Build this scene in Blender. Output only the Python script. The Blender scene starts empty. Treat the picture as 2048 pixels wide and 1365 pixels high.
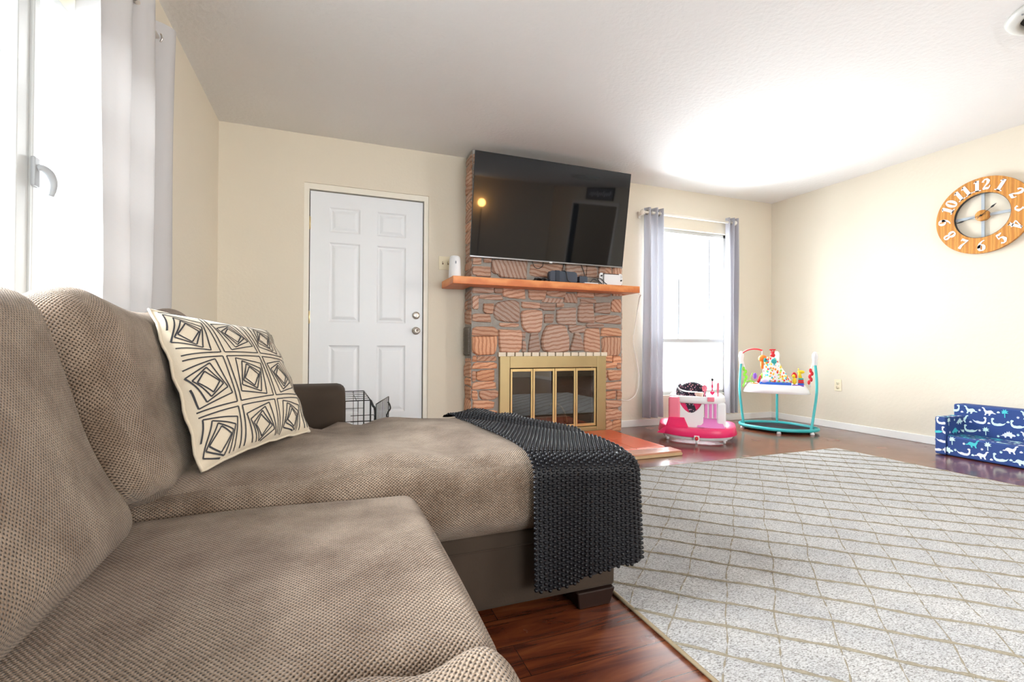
import bpy, bmesh, math, random
from mathutils import Vector, Matrix
random.seed(7)
PI = math.pi
SC = bpy.context.scene
COL = SC.collection

# ------------------------------------------------------------------ camera
YAW, PITCH, ROLL, CAMH, FPX = 0.3655, 0.0074, 0.0056, 0.8144, 949.97
def cam_basis():
    cy, sy = math.cos(YAW), math.sin(YAW)
    f = Vector((sy*math.cos(PITCH), cy*math.cos(PITCH), math.sin(PITCH)))
    r = Vector((cy, -sy, 0)); u = r.cross(f)
    return f, r*math.cos(ROLL)+u*math.sin(ROLL), -r*math.sin(ROLL)+u*math.cos(ROLL)
_f, _r, _u = cam_basis()
cd = bpy.data.cameras.new('camera'); cam = bpy.data.objects.new('camera', cd); COL.objects.link(cam)
cd.sensor_width = 36; cd.lens = 36*FPX/2048; cd.clip_start = 0.03
m = Matrix((_r, _u, -_f)).transposed().to_4x4(); m.translation = Vector((0, 0, CAMH)); cam.matrix_world = m
SC.camera = cam

# ------------------------------------------------------------------ world, daylight, fill lamps, exposure
W = bpy.data.worlds.new('World'); SC.world = W; W.use_nodes = True
bg = W.node_tree.nodes['Background']; bg.inputs[0].default_value = (0.86, 0.93, 1, 1); bg.inputs[1].default_value = 5.0
SC.view_settings.view_transform = 'Standard'; SC.view_settings.look = 'None'
SC.view_settings.gamma = 1; SC.view_settings.use_curve_mapping = False
SC.view_settings.exposure = 0.8
def area(name, loc, target, sx, sy, power, col=(1, 1, 1)):
    l = bpy.data.lights.new(name, 'AREA'); l.shape = 'RECTANGLE'; l.size = sx; l.size_y = sy; l.energy = power; l.color = col
    o = bpy.data.objects.new(name, l); COL.objects.link(o); o.location = loc
    o.rotation_euler = (Vector(target)-Vector(loc)).to_track_quat('-Z', 'Y').to_euler(); return o
D, XL, XR, H, YR = 4.003, -0.773, 4.70, 2.44, -3.4
area('daylight_left_window', (-2.3, 2.0, 2.05), (4.0, 1.3, 0.4), 2.0, 1.3, 600, (0.95, 0.98, 1))
area('daylight_back_window', (3.6, 4.75, 1.45), (2.4, 1.5, 0.6), 1.6, 1.8, 200, (0.93, 0.97, 1))
area('fill_rear', (1.55, -3.85, 1.5), (1.0, 2.5, 1.5), 2.0, 1.7, 60, (1, 0.98, 0.95))  # added fill lamp behind the camera, no window known there
area('fill_hall', (6.9, -2.7, 1.5), (-0.8, 3.3, 1.3), 1.3, 1.7, 42, (1, 0.98, 0.95)).data.spread = 1.6  # added fill lamp out of view in the hall, brightens the left side

# ------------------------------------------------------------------ materials
def nmat(name):
    m = bpy.data.materials.new(name); m.use_nodes = True
    return m, m.node_tree, m.node_tree.nodes['Principled BSDF']
def N(t, typ, **kw):
    n = t.nodes.new('ShaderNode'+typ)
    for k, v in kw.items(): setattr(n, k, v)
    return n
def rgb(c): return (c[0], c[1], c[2], 1)
MATS = {}
def mat(name, col, rough=0.5, metal=0.0, var=0.06, vscale=12, bump=0.0, bscale=60, sheen=0.0, spec=None, coord='Object', **kw):
    if name in MATS: return MATS[name]
    m, t, b = nmat(name); L = t.links
    tc = N(t, 'TexCoord'); nz = N(t, 'TexNoise'); nz.inputs['Scale'].default_value = vscale; nz.inputs['Detail'].default_value = 3
    L.new(tc.outputs[coord], nz.inputs['Vector'])
    mx = N(t, 'Mix', data_type='RGBA')
    mx.inputs[6].default_value = rgb([c*(1-var) for c in col]); mx.inputs[7].default_value = rgb([min(1, c*(1+var)) for c in col])
    L.new(nz.outputs['Fac'], mx.inputs[0]); L.new(mx.outputs[2], b.inputs['Base Color'])
    b.inputs['Roughness'].default_value = rough; b.inputs['Metallic'].default_value = metal
    if sheen: b.inputs['Sheen Weight'].default_value = sheen; b.inputs['Sheen Roughness'].default_value = 0.4
    if spec is not None: b.inputs['Specular IOR Level'].default_value = spec
    for k, v in kw.items(): b.inputs[k].default_value = v
    if bump:
        n2 = N(t, 'TexNoise'); n2.inputs['Scale'].default_value = bscale; n2.inputs['Detail'].default_value = 4
        L.new(tc.outputs[coord], n2.inputs['Vector'])
        bp = N(t, 'Bump'); bp.inputs['Strength'].default_value = bump; bp.inputs['Distance'].default_value = 0.01
        L.new(n2.outputs['Fac'], bp.inputs['Height']); L.new(bp.outputs[0], b.inputs['Normal'])
    MATS[name] = m; return m

def ramp(t, stops):
    r = N(t, 'ValToRGB'); e = r.color_ramp.elements
    while len(e) > 1: e.remove(e[-1])
    e[0].position = stops[0][0]; e[0].color = rgb(stops[0][1])
    for p, c in stops[1:]:
        x = e.new(p); x.color = rgb(c)
    return r
def math_(t, op, a, b=None):
    n = N(t, 'Math', operation=op)
    for i, v in enumerate((a, b)):
        if v is None: continue
        if isinstance(v, (int, float)): n.inputs[i].default_value = v
        else: t.links.new(v, n.inputs[i])
    return n.outputs[0]

WALL = mat('wall_paint', (0.74, 0.675, 0.555), 0.75, var=0.02, vscale=3, bump=0.12, bscale=45)
CEIL = mat('ceiling_paint', (0.83, 0.82, 0.80), 0.8, var=0.015, vscale=3, bump=0.35, bscale=38)
TRIM = mat('white_trim', (0.84, 0.83, 0.80), 0.35, var=0.02)
JAMB = mat('cream_jamb', (0.84, 0.80, 0.70), 0.45, var=0.03)
DOORW = mat('door_white', (0.80, 0.83, 0.86), 0.38, var=0.01, bump=0.02, bscale=15)
STEEL = mat('satin_nickel', (0.62, 0.58, 0.52), 0.28, 1.0)
BRASSH = mat('brass_hinge', (0.80, 0.65, 0.35), 0.3, 1.0)
BLACK = mat('black_plastic', (0.015, 0.015, 0.017), 0.4)
DARKGAP = mat('dark_gap', (0.03, 0.025, 0.02), 0.9)
VINYL = mat('white_vinyl', (0.50, 0.515, 0.51), 0.3, var=0.01)
IVORY = mat('ivory_plate', (0.80, 0.72, 0.52), 0.4, var=0.02)
WHITEP = mat('white_plastic', (0.85, 0.86, 0.88), 0.35, var=0.01)
GREYP = mat('grey_plastic', (0.25, 0.27, 0.30), 0.45)
SLATE = mat('slate_fabric', (0.055, 0.07, 0.10), 0.6, var=0.1, bump=0.1, bscale=300)
SUEDE = mat('brown_suede', (0.042, 0.029, 0.020), 0.85, var=0.38, vscale=7, bump=0.05, bscale=200, sheen=0.05, spec=0.2)
LEGW = mat('dark_wood_leg', (0.022, 0.011, 0.008), 0.4, var=0.2, spec=0.3)
HOOKB = mat('cord_white', (0.82, 0.79, 0.72), 0.5)
ROD = mat('cream_rod', (0.84, 0.79, 0.70), 0.4)
GROM = mat('nickel_grommet', (0.55, 0.52, 0.48), 0.3, 1.0)

def glassm(name, tint=(1, 1, 1), transp=0.9, rough=0.02):
    m, t, b = nmat(name); L = t.links
    tr = N(t, 'BsdfTransparent'); tr.inputs[0].default_value = rgb(tint)
    gl = N(t, 'BsdfGlossy'); gl.inputs['Roughness'].default_value = rough
    fr = N(t, 'Fresnel'); fr.inputs[0].default_value = 1.5
    ge = N(t, 'NewGeometry'); mx = N(t, 'MixShader')
    f = math_(t, 'MULTIPLY', math_(t, 'ADD', fr.outputs[0], 1-transp-0.04), math_(t, 'SUBTRACT', 1.0, ge.outputs['Backfacing']))
    L.new(f, mx.inputs[0]); L.new(tr.outputs[0], mx.inputs[1]); L.new(gl.outputs[0], mx.inputs[2])
    L.new(mx.outputs[0], t.nodes['Material Output'].inputs[0]); return m
GLASS = glassm('window_glass', (0.97, 0.98, 0.98), 0.96)
SMOKE = glassm('fireplace_glass', (0.42, 0.42, 0.44), 0.82, 0.015)

def knit(name, c1, c2, nap, k=0.0074, patch=(0.75, 1.28)):
    """chunky woven upholstery: staggered dark pits, brushed nap patches"""
    m, t, b = nmat(name); L = t.links
    uv = N(t, 'UVMap'); sp = N(t, 'SeparateXYZ'); L.new(uv.outputs[0], sp.inputs[0])
    wob = N(t, 'TexNoise'); wob.inputs['Scale'].default_value = 60; L.new(uv.outputs[0], wob.inputs['Vector'])
    w = math_(t, 'MULTIPLY', math_(t, 'SUBTRACT', wob.outputs['Fac'], 0.5), 1.3)
    a = math_(t, 'COSINE', math_(t, 'ADD', math_(t, 'MULTIPLY', sp.outputs[0], 2*PI/k), w))
    c = math_(t, 'COSINE', math_(t, 'ADD', math_(t, 'MULTIPLY', sp.outputs[1], 2*PI/(k*1.15)), w))
    pit = math_(t, 'MULTIPLY', a, c)
    fine = N(t, 'TexNoise'); fine.inputs['Scale'].default_value = 420; fine.inputs['Detail'].default_value = 2; L.new(uv.outputs[0], fine.inputs['Vector'])
    pit2 = math_(t, 'ADD', pit, math_(t, 'MULTIPLY', math_(t, 'SUBTRACT', fine.outputs['Fac'], 0.5), 1.6))
    mr = N(t, 'MapRange'); mr.inputs[1].default_value = 0.05; mr.inputs[2].default_value = 0.85; L.new(pit2, mr.inputs[0])
    mx = N(t, 'Mix', data_type='RGBA'); mx.inputs[6].default_value = rgb(c1); mx.inputs[7].default_value = rgb(c2); L.new(mr.outputs[0], mx.inputs[0])
    big = N(t, 'TexNoise'); big.inputs['Scale'].default_value = 5.5; big.inputs['Detail'].default_value = 5; big.inputs['Roughness'].default_value = 0.65; L.new(uv.outputs[0], big.inputs['Vector'])
    mr2 = N(t, 'MapRange'); mr2.inputs[1].default_value = 0.38; mr2.inputs[2].default_value = 0.68; L.new(big.outputs['Fac'], mr2.inputs[0])
    mx2 = N(t, 'Mix', data_type='RGBA', blend_type='MULTIPLY'); mx2.inputs[0].default_value = 1
    rr = ramp(t, [(0, (patch[1], patch[1], patch[1])), (1, nap)])
    L.new(mr2.outputs[0], rr.inputs[0]); L.new(mx.outputs[2], mx2.inputs[6]); L.new(rr.outputs[0], mx2.inputs[7])
    L.new(mx2.outputs[2], b.inputs['Base Color'])
    b.inputs['Roughness'].default_value = 0.9; b.inputs['Sheen Weight'].default_value = 0.15; b.inputs['Specular IOR Level'].default_value = 0.2
    bp = N(t, 'Bump'); bp.inputs['Strength'].default_value = 0.7; bp.inputs['Distance'].default_value = 0.003; bp.invert = True
    L.new(pit2, bp.inputs['Height']); L.new(bp.outputs[0], b.inputs['Normal'])
    return m
KNIT = knit('taupe_knit', (0.265, 0.200, 0.147), (0.028, 0.018, 0.011), (0.62, 0.53, 0.46))

def floor_mat():
    m, t, b = nmat('laminate_planks'); L = t.links
    tc = N(t, 'TexCoord'); mp = N(t, 'Mapping'); mp.inputs['Location'].default_value = (0.3, -1.077+0.126*20, 0); L.new(tc.outputs['Object'], mp.inputs[0])
    br = N(t, 'TexBrick'); br.offset = 0.37; br.inputs['Scale'].default_value = 1; br.inputs['Brick Width'].default_value = 1.22
    br.inputs['Row Height'].default_value = 0.126; br.inputs['Mortar Size'].default_value = 0.0011; br.inputs['Mortar Smooth'].default_value = 0.2
    br.inputs['Color1'].default_value = (0, 0, 0, 1); br.inputs['Color2'].default_value = (1, 1, 1, 1); br.inputs['Mortar'].default_value = (0.5, 0.5, 0.5, 1)
    L.new(mp.outputs[0], br.inputs['Vector'])
    mp2 = N(t, 'Mapping'); mp2.inputs['Scale'].default_value = (1.1, 9, 1); L.new(tc.outputs['Object'], mp2.inputs[0])
    ad = N(t, 'VectorMath', operation='ADD'); sc = N(t, 'VectorMath', operation='SCALE'); sc.inputs['Scale'].default_value = 7
    L.new(br.outputs['Color'], sc.inputs[0]); L.new(mp2.outputs[0], ad.inputs[0]); L.new(sc.outputs[0], ad.inputs[1])
    nz = N(t, 'TexNoise'); nz.inputs['Scale'].default_value = 2.2; nz.inputs['Detail'].default_value = 7; nz.inputs['Distortion'].default_value = 1.6; L.new(ad.outputs[0], nz.inputs['Vector'])
    rp = ramp(t, [(0.25, (0.03, 0.007, 0.004)), (0.45, (0.11, 0.026, 0.011)), (0.6, (0.165, 0.043, 0.015)), (0.8, (0.26, 0.08, 0.028))]); L.new(nz.outputs['Fac'], rp.inputs[0])
    mo = N(t, 'Mix', data_type='RGBA'); mo.inputs[7].default_value = (0.02, 0.008, 0.006, 1); L.new(br.outputs['Fac'], mo.inputs[0]); L.new(rp.outputs[0], mo.inputs[6])
    L.new(mo.outputs[2], b.inputs['Base Color'])
    sm = N(t, 'TexNoise'); sm.inputs['Scale'].default_value = 5; sm.inputs['Detail'].default_value = 5; L.new(tc.outputs['Object'], sm.inputs['Vector'])
    mr = N(t, 'MapRange'); mr.inputs[3].default_value = 0.15; mr.inputs[4].default_value = 0.34; L.new(sm.outputs['Fac'], mr.inputs[0]); L.new(mr.outputs[0], b.inputs['Roughness'])
    bp = N(t, 'Bump'); bp.inputs['Strength'].default_value = 0.08; bp.inputs['Distance'].default_value = 0.003; L.new(nz.outputs['Fac'], bp.inputs['Height']); L.new(bp.outputs[0], b.inputs['Normal'])
    b.inputs['Coat Weight'].default_value = 0.35; b.inputs['Coat Roughness'].default_value = 0.14
    return m
FLOOR = floor_mat()

def banded(name, stops, scale=9, dist=3.5, rough=0.6, coord='UV', attr=True, axis='X'):
    m, t, b = nmat(name); L = t.links
    tc = N(t, 'TexCoord'); wv = N(t, 'TexWave', bands_direction=axis); wv.inputs['Scale'].default_value = scale; wv.inputs['Distortion'].default_value = dist
    wv.inputs['Detail'].default_value = 3; wv.inputs['Detail Scale'].default_value = 1.4
    L.new(tc.outputs[coord], wv.inputs['Vector'])
    rp = ramp(t, stops); L.new(wv.outputs['Color'], rp.inputs[0]); out = rp.outputs[0]
    if attr:
        at_ = N(t, 'Attribute', attribute_name='Col'); mx = N(t, 'Mix', data_type='RGBA', blend_type='MULTIPLY'); mx.inputs[0].default_value = 1
        L.new(out, mx.inputs[6]); L.new(at_.outputs['Color'], mx.inputs[7]); out = mx.outputs[2]
    L.new(out, b.inputs['Base Color']); b.inputs['Roughness'].default_value = rough
    nz = N(t, 'TexNoise'); nz.inputs['Scale'].default_value = 40; nz.inputs['Detail'].default_value = 5; L.new(tc.outputs[coord], nz.inputs['Vector'])
    bp = N(t, 'Bump'); bp.inputs['Strength'].default_value = 0.5; bp.inputs['Distance'].default_value = 0.006; L.new(nz.outputs['Fac'], bp.inputs['Height']); L.new(bp.outputs[0], b.inputs['Normal'])
    return m
STONE = banded('banded_stone', [(0.0, (0.40, 0.23, 0.15)), (0.3, (0.50, 0.28, 0.17)), (0.6, (0.56, 0.36, 0.24)), (0.86, (0.74, 0.60, 0.46)), (1.0, (0.48, 0.30, 0.20))], 9, 2.6)
MORTAR = mat('grey_mortar', (0.33, 0.31, 0.28), 0.9, var=0.2, vscale=20, bump=0.6, bscale=50)
MANTEL = banded('orange_oak', [(0, (0.62, 0.17, 0.045)), (0.6, (0.72, 0.24, 0.07)), (1, (0.80, 0.31, 0.10))], 3, 5, 0.4, 'Object', False, 'Z')
CLOCKW = banded('honey_pine', [(0, (0.50, 0.19, 0.03)), (0.5, (0.60, 0.26, 0.045)), (0.85, (0.66, 0.31, 0.06)), (1, (0.52, 0.22, 0.04))], 7, 1.2, 0.5, 'Object', False, 'X')
BRASS = mat('aged_brass', (0.47, 0.37, 0.19), 0.42, 0.75, var=0.08, vscale=8)
BRASS2 = mat('bright_brass', (0.72, 0.54, 0.26), 0.32, 0.85, var=0.06)
CREAMB = mat('cream_brick', (0.80, 0.72, 0.58), 0.8, var=0.08, bump=0.3)
TILE = mat('orange_tile', (0.62, 0.10, 0.035), 0.25, var=0.12, vscale=4)
BOARDW = mat('board_core', (0.52, 0.36, 0.20), 0.8, var=0.15)
HWOOD = mat('laminate_board', (0.48, 0.22, 0.13), 0.3, var=0.2, vscale=5)

def screen_mat():
    m, t, b = nmat('glossy_screen')
    b.inputs['Base Color'].default_value = (0.006, 0.007, 0.009, 1); b.inputs['Roughness'].default_value = 0.035
    b.inputs['Specular IOR Level'].default_value = 0.5; return m
SCREEN = screen_mat()
def curtain_mat(name, col, tr):
    m, t, b = nmat(name); L = t.links
    tc = N(t, 'TexCoord'); wv = N(t, 'TexWave', bands_direction='Z'); wv.inputs['Scale'].default_value = 60; wv.inputs['Distortion'].default_value = 1
    L.new(tc.outputs['Object'], wv.inputs['Vector'])
    bp = N(t, 'Bump'); bp.inputs['Strength'].default_value = 0.06; bp.inputs['Distance'].default_value = 0.002; L.new(wv.outputs['Color'], bp.inputs['Height'])
    b.inputs['Base Color'].default_value = rgb(col); b.inputs['Roughness'].default_value = 0.8; L.new(bp.outputs[0], b.inputs['Normal'])
    ts = N(t, 'BsdfTranslucent'); ts.inputs[0].default_value = rgb([min(1, c*1.15) for c in col]); mx = N(t, 'MixShader'); mx.inputs[0].default_value = tr
    L.new(b.outputs[0], mx.inputs[1]); L.new(ts.outputs[0], mx.inputs[2]); L.new(mx.outputs[0], t.nodes['Material Output'].inputs[0]); return m
CURT = curtain_mat('grey_curtain', (0.40, 0.395, 0.43), 0.07)
CURTL = curtain_mat('pale_grey_curtain', (0.47, 0.455, 0.45), 0.02)
GLOWP = curtain_mat('glow_panel', (0.92, 0.93, 0.95), 0.75)  # translucent white that imitates the glow under the sill
def emis(name, col, s):
    m, t, b = nmat(name); b.inputs['Emission Color'].default_value = rgb(col); b.inputs['Emission Strength'].default_value = s; b.inputs['Base Color'].default_value = rgb(col); return m

# ------------------------------------------------------------------ mesh builder
class MB:
    def __init__(s): s.v = []; s.f = []; s.mi = []; s.sm = []; s.uv = {}; s.col = {}
    def add(s, verts, faces, mi=0, smooth=False, uvs=None, col=None):
        o = len(s.v); s.v += [tuple(v) for v in verts]
        for k, f in enumerate(faces):
            i = len(s.f); s.f.append([a+o for a in f]); s.mi.append(mi); s.sm.append(smooth)
            if uvs: s.uv[i] = uvs[k] if not callable(uvs) else [uvs(verts[a]) for a in f]
            if col: s.col[i] = col
        return s
    def bm(s, bm, mi=0, smooth=False, M=None):
        if M is not None: bm.transform(M)
        bm.verts.index_update()
        s.add([v.co[:] for v in bm.verts], [[v.index for v in f.verts] for f in bm.faces], mi, smooth); bm.free(); return s
    def box(s, x0, x1, y0, y1, z0, z1, bev=0.0, mi=0, M=None, seg=2, smooth=False):
        b = bmesh.new(); bmesh.ops.create_cube(b, size=1)
        for v in b.verts: v.co = Vector(((x0+x1)/2+v.co.x*(x1-x0), (y0+y1)/2+v.co.y*(y1-y0), (z0+z1)/2+v.co.z*(z1-z0)))
        if bev: bmesh.ops.bevel(b, geom=b.edges[:], offset=bev, segments=seg, affect='EDGES', profile=0.5)
        return s.bm(b, mi, smooth, M)
    def tube(s, pts, r, n=10, mi=0, cap=True, closed=False, M=None):
        P = [Vector(p) for p in pts]; R = r if isinstance(r, (list, tuple)) else [r]*len(P)
        vs = []; nrm = None; K = len(P)
        for i, p in enumerate(P):
            a = P[(i-1) % K] if (i > 0 or closed) else P[i]; c = P[(i+1) % K] if (i < K-1 or closed) else P[i]
            t = (c-a).normalized()
            if nrm is None:
                nrm = t.orthogonal().normalized()
            nrm = (nrm-t*nrm.dot(t)).normalized(); bi = t.cross(nrm)
            for k in range(n):
                an = 2*PI*k/n; q = p+(nrm*math.cos(an)+bi*math.sin(an))*R[i]
                vs.append(q if M is None else M@q)
        fs = []
        for i in range(K if closed else K-1):
            j = (i+1) % K
            for k in range(n):
                fs.append([i*n+k, i*n+(k+1) % n, j*n+(k+1) % n, j*n+k])
        if cap and not closed:
            fs.append(list(range(n))[::-1]); fs.append([(K-1)*n+k for k in range(n)])
        return s.add(vs, fs, mi, True)
    def cyl(s, a, b, r, r2=None, n=20, mi=0): return s.tube([a, b], [r, r if r2 is None else r2], n, mi)
    def lathe(s, prof, c=(0, 0, 0), n=24, mi=0, M=None, ang=2*PI):
        vs = []; full = ang > 6.2
        for (r, z) in prof:
            for k in range(n if full else n+1):
                a = ang*k/n; q = Vector((c[0]+r*math.cos(a), c[1]+r*math.sin(a), c[2]+z)); vs.append(q if M is None else M@q)
        w = n if full else n+1; fs = []
        for i in range(len(prof)-1):
            for k in range(n): fs.append([i*w+k, i*w+(k+1) % w, (i+1)*w+(k+1) % w, (i+1)*w+k])
        return s.add(vs, fs, mi, True)
    def prism(s, poly, d, M=None, mi=0, bev=0.0, smooth=False):
        """polygon in local XY extruded along +Z by d"""
        b = bmesh.new(); vs = [b.verts.new((p[0], p[1], 0)) for p in poly]; f = b.faces.new(vs)
        r = bmesh.ops.extrude_face_region(b, geom=[f]); 
        for g in r['geom']:
            if isinstance(g, bmesh.types.BMVert): g.co.z += d
        bmesh.ops.recalc_face_normals(b, faces=b.faces[:])
        if bev: bmesh.ops.bevel(b, geom=[e for e in b.edges if abs(e.verts[0].co.z-e.verts[1].co.z) < 1e-6], offset=bev, segments=2, affect='EDGES')
        return s.bm(b, mi, smooth, M)
    def sphere(s, c, r, mi=0, n=16, sc=(1, 1, 1), M=None):
        b = bmesh.new(); bmesh.ops.create_uvsphere(b, u_segments=n, v_segments=max(6, n*2//3), radius=r)
        for v in b.verts: v.co = Vector((c[0]+v.co.x*sc[0], c[1]+v.co.y*sc[1], c[2]+v.co.z*sc[2]))
        return s.bm(b, mi, True, M)
    def grid(s, fn, nu, nv, mi=0, smooth=True, uvf=None, closeu=False):
        vs = [fn(i/nu, j/nv) for j in range(nv+1) for i in range(nu+1)]
        fs = []; uv = []
        for j in range(nv):
            for i in range(nu):
                a = j*(nu+1)+i; fs.append([a, a+1, a+nu+2, a+nu+1])
                if uvf: uv.append([uvf(i/nu, j/nv), uvf((i+1)/nu, j/nv), uvf((i+1)/nu, (j+1)/nv), uvf(i/nu, (j+1)/nv)])
        return s.add(vs, fs, mi, smooth, uv if uvf else None)
    def build(s, name, mats, parent=None, Minv=None, weld=False):
        me = bpy.data.meshes.new(name)
        vs = s.v if Minv is None else [tuple(Minv@Vector(v)) for v in s.v]
        me.from_pydata(vs, [], s.f); 
        for mt in (mats if isinstance(mats, (list, tuple)) else [mats]): me.materials.append(mt)
        me.polygons.foreach_set('material_index', s.mi); me.polygons.foreach_set('use_smooth', s.sm)
        if s.uv:
            ul = me.uv_layers.new(name='UVMap')
            for i, u in s.uv.items():
                st = me.polygons[i].loop_start
                for k, q in enumerate(u): ul.data[st+k].uv = q[:2]
        if s.col:
            ca = me.color_attributes.new('Col', 'FLOAT_COLOR', 'CORNER')
            for i, p in enumerate(me.polygons):
                c = s.col.get(i, (1, 1, 1))
                for k in p.loop_indices: ca.data[k].color = (c[0], c[1], c[2], 1)
        me.update()
        o = bpy.data.objects.new(name, me); COL.objects.link(o)
        if parent: o.parent = parent
        return o

class Thing:
    def __init__(s, name, label, cat, loc=(0, 0, 0), rz=0, group=None, kind=None, world=True):
        o = bpy.data.objects.new(name, None); COL.objects.link(o); o.empty_display_size = 0.1
        o.location = loc; o.rotation_euler = (0, 0, rz)
        if kind: o['kind'] = kind
        if label: o['label'] = label
        if cat: o['category'] = cat
        if group: o['group'] = group
        s.o = o; s.M = Matrix.Translation(loc) @ Matrix.Rotation(rz, 4, 'Z'); s.inv = s.M.inverted() if world else None
    def part(s, name, mb, mats, parent=None, label=None):
        p = mb.build(name, mats, parent or s.o, s.inv)
        if label: p['label'] = label
        return p
def struct(name, mb, m, label=None):
    o = mb.build(name, m); o['kind'] = 'structure'
    if label: o['label'] = label
    return o
def solo(name, mb, m, label, cat, group=None):
    vs = mb.v; lo = [min(v[i] for v in vs) for i in range(3)]; hi = [max(v[i] for v in vs) for i in range(3)]
    base = Vector(((lo[0]+hi[0])/2, (lo[1]+hi[1])/2, lo[2]))
    o = mb.build(name, m, None, Matrix.Translation(-base)); o.location = base
    o['label'] = label; o['category'] = cat
    if group: o['group'] = group
    return o

def catmull(pts, n=8, closed=False):
    P = [Vector(p) for p in pts]; out = []; K = len(P)
    for i in range(K if closed else K-1):
        g = (lambda k: P[k % K]) if closed else (lambda k: P[min(max(k, 0), K-1)])
        a, b, c, d = g(i-1), g(i), g(i+1), g(i+2)
        for k in range(n):
            t = k/n; out.append(0.5*((2*b)+(c-a)*t+(2*a-5*b+4*c-d)*t*t+(3*b-a-3*c+d)*t*t*t))
    if not closed: out.append(P[-1])
    return out

def rbox(mb, size, r, n=14, crown=(0, 0, 0), deform=None, mi=0, uvk=1.0):
    """soft box centred on origin: rounded edges, crowned faces, box-mapped UVs in metres"""
    hx, hy, hz = size[0]/2, size[1]/2, size[2]/2; hs = (hx, hy, hz)
    for ax in range(3):
        for sg in (-1, 1):
            a1, a2 = (ax+1) % 3, (ax+2) % 3
            nu = max(4, min(60, int(n*hs[a1]*2/0.5))); nv = max(4, min(60, int(n*hs[a2]*2/0.5)))
            def fn(i, j, want_uv=False):
                # denser sampling near the rim
                a = -math.cos(PI*i)*0.35+(2*i-1)*0.65; b = -math.cos(PI*j)*0.35+(2*j-1)*0.65
                q = [0, 0, 0]; q[ax] = sg*hs[ax]; q[a1] = a*hs[a1]; q[a2] = b*hs[a2]
                core = [max(-hs[k]+r, min(hs[k]-r, q[k])) for k in range(3)]
                d = Vector(q)-Vector(core)
                p = Vector(core)+(d.normalized()*r if d.length > 1e-9 else d)
                for k in range(3):
                    o1, o2 = (k+1) % 3, (k+2) % 3
                    w = max(0, 1-(p[o1]/hs[o1])**2)*max(0, 1-(p[o2]/hs[o2])**2)
                    p[k] += crown[k]*w**0.7*(p[k]/hs[k])
                uv = (q[a1]*uvk+ax*3.1, q[a2]*uvk+sg*0.7)
                if deform: p = deform(p)
                return uv if want_uv else p
            vs = [fn(i/nu, j/nv) for j in range(nv+1) for i in range(nu+1)]
            us = [fn(i/nu, j/nv, True) for j in range(nv+1) for i in range(nu+1)]
            fs = []; uv = []
            for j in range(nv):
                for i in range(nu):
                    k = j*(nu+1)+i; f = [k, k+1, k+nu+2, k+nu+1]
                    if sg < 0: f = f[::-1]
                    fs.append(f); uv.append([us[q] for q in f])
            mb.add(vs, fs, mi, True, uv)
    return mb
def Mx(loc=(0, 0, 0), rx=0, ry=0, rz=0, sc=1):
    return Matrix.Translation(loc) @ Matrix.Rotation(rz, 4, 'Z') @ Matrix.Rotation(ry, 4, 'Y') @ Matrix.Rotation(rx, 4, 'X') @ Matrix.Scale(sc, 4)

# ================================================================== ROOM SHELL
T = 0.14
def wall(name, u0, u1, holes, put, z1=H):
    """wall slab with rectangular holes; put(u, w, z) -> world, w = depth through wall"""
    mb = MB(); us = sorted({u0, u1, *[h[0] for h in holes], *[h[1] for h in holes]}); zs = sorted({0, z1, *[h[2] for h in holes], *[h[3] for h in holes]})
    for i in range(len(us)-1):
        for j in range(len(zs)-1):
            cu, cz = (us[i]+us[i+1])/2, (zs[j]+zs[j+1])/2
            if any(h[0] < cu < h[1] and h[2] < cz < h[3] for h in holes): continue
            c = [put(u, w, z) for z in (zs[j], zs[j+1]) for w in (0, T) for u in (us[i], us[i+1])]
            mb.add(c, [[0, 1, 5, 4], [2, 6, 7, 3], [0, 4, 6, 2], [1, 3, 7, 5], [4, 5, 7, 6], [0, 2, 3, 1]])
    return struct(name, mb, WALL)
WIN2 = (2.98, 4.06, 0.30, 2.03)       # back window
WIN1 = (0.25, 2.36, 0.80, 1.845)      # left window (y0,y1,z0,z1)
DR = (-0.197, 0.772, 0, 2.067)
wall('wall_back', XL-T, XR+T, [WIN2, DR], lambda u, w, z: (u, D+w, z))
wall('wall_left', YR, D, [WIN1], lambda u, w, z: (XL-w, u, z))
wall('wall_right', YR, D, [(-2.2, -0.33, 0, 2.1)], lambda u, w, z: (XR+w, u, z))
wall('wall_rear', XL-T, XR+T, [(0.5, 2.6, 0.6, 2.2)], lambda u, w, z: (u, YR-w, z))
mb = MB().box(XL-T, 7.2, YR-T, D+T, -0.1, 0); struct('floor', mb, FLOOR)
mb = MB().box(XL-T, 7.2, YR-T, D+T, H, H+0.1); struct('ceiling', mb, CEIL)
# hallway beyond the doorway in the right wall
mb = MB().box(7.1, 7.2, -3.4, 1, 0, H).box(XR+T, 7.1, 0.9, 1.0, 0, H).box(XR+T, 7.1, -3.5, -3.4, 0, H); struct('wall_hall', mb, WALL)
def baseb(name, segs):
    mb = MB()
    for (x0, x1, y0, y1) in segs: mb.box(x0, x1, y0, y1, 0, 0.068, 0.004)
    struct(name, mb, TRIM)
baseb('baseboard_back', [(XL, -0.24, D-0.014, D), (0.81, 1.09, D-0.014, D), (2.58, XR, D-0.014, D)])
baseb('baseboard_right', [(XR-0.014, XR, -0.27, D-0.014), (XR-0.014, XR, YR, -2.26)])
baseb('baseboard_left', [(XL, XL+0.014, YR, D-0.014)])
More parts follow.
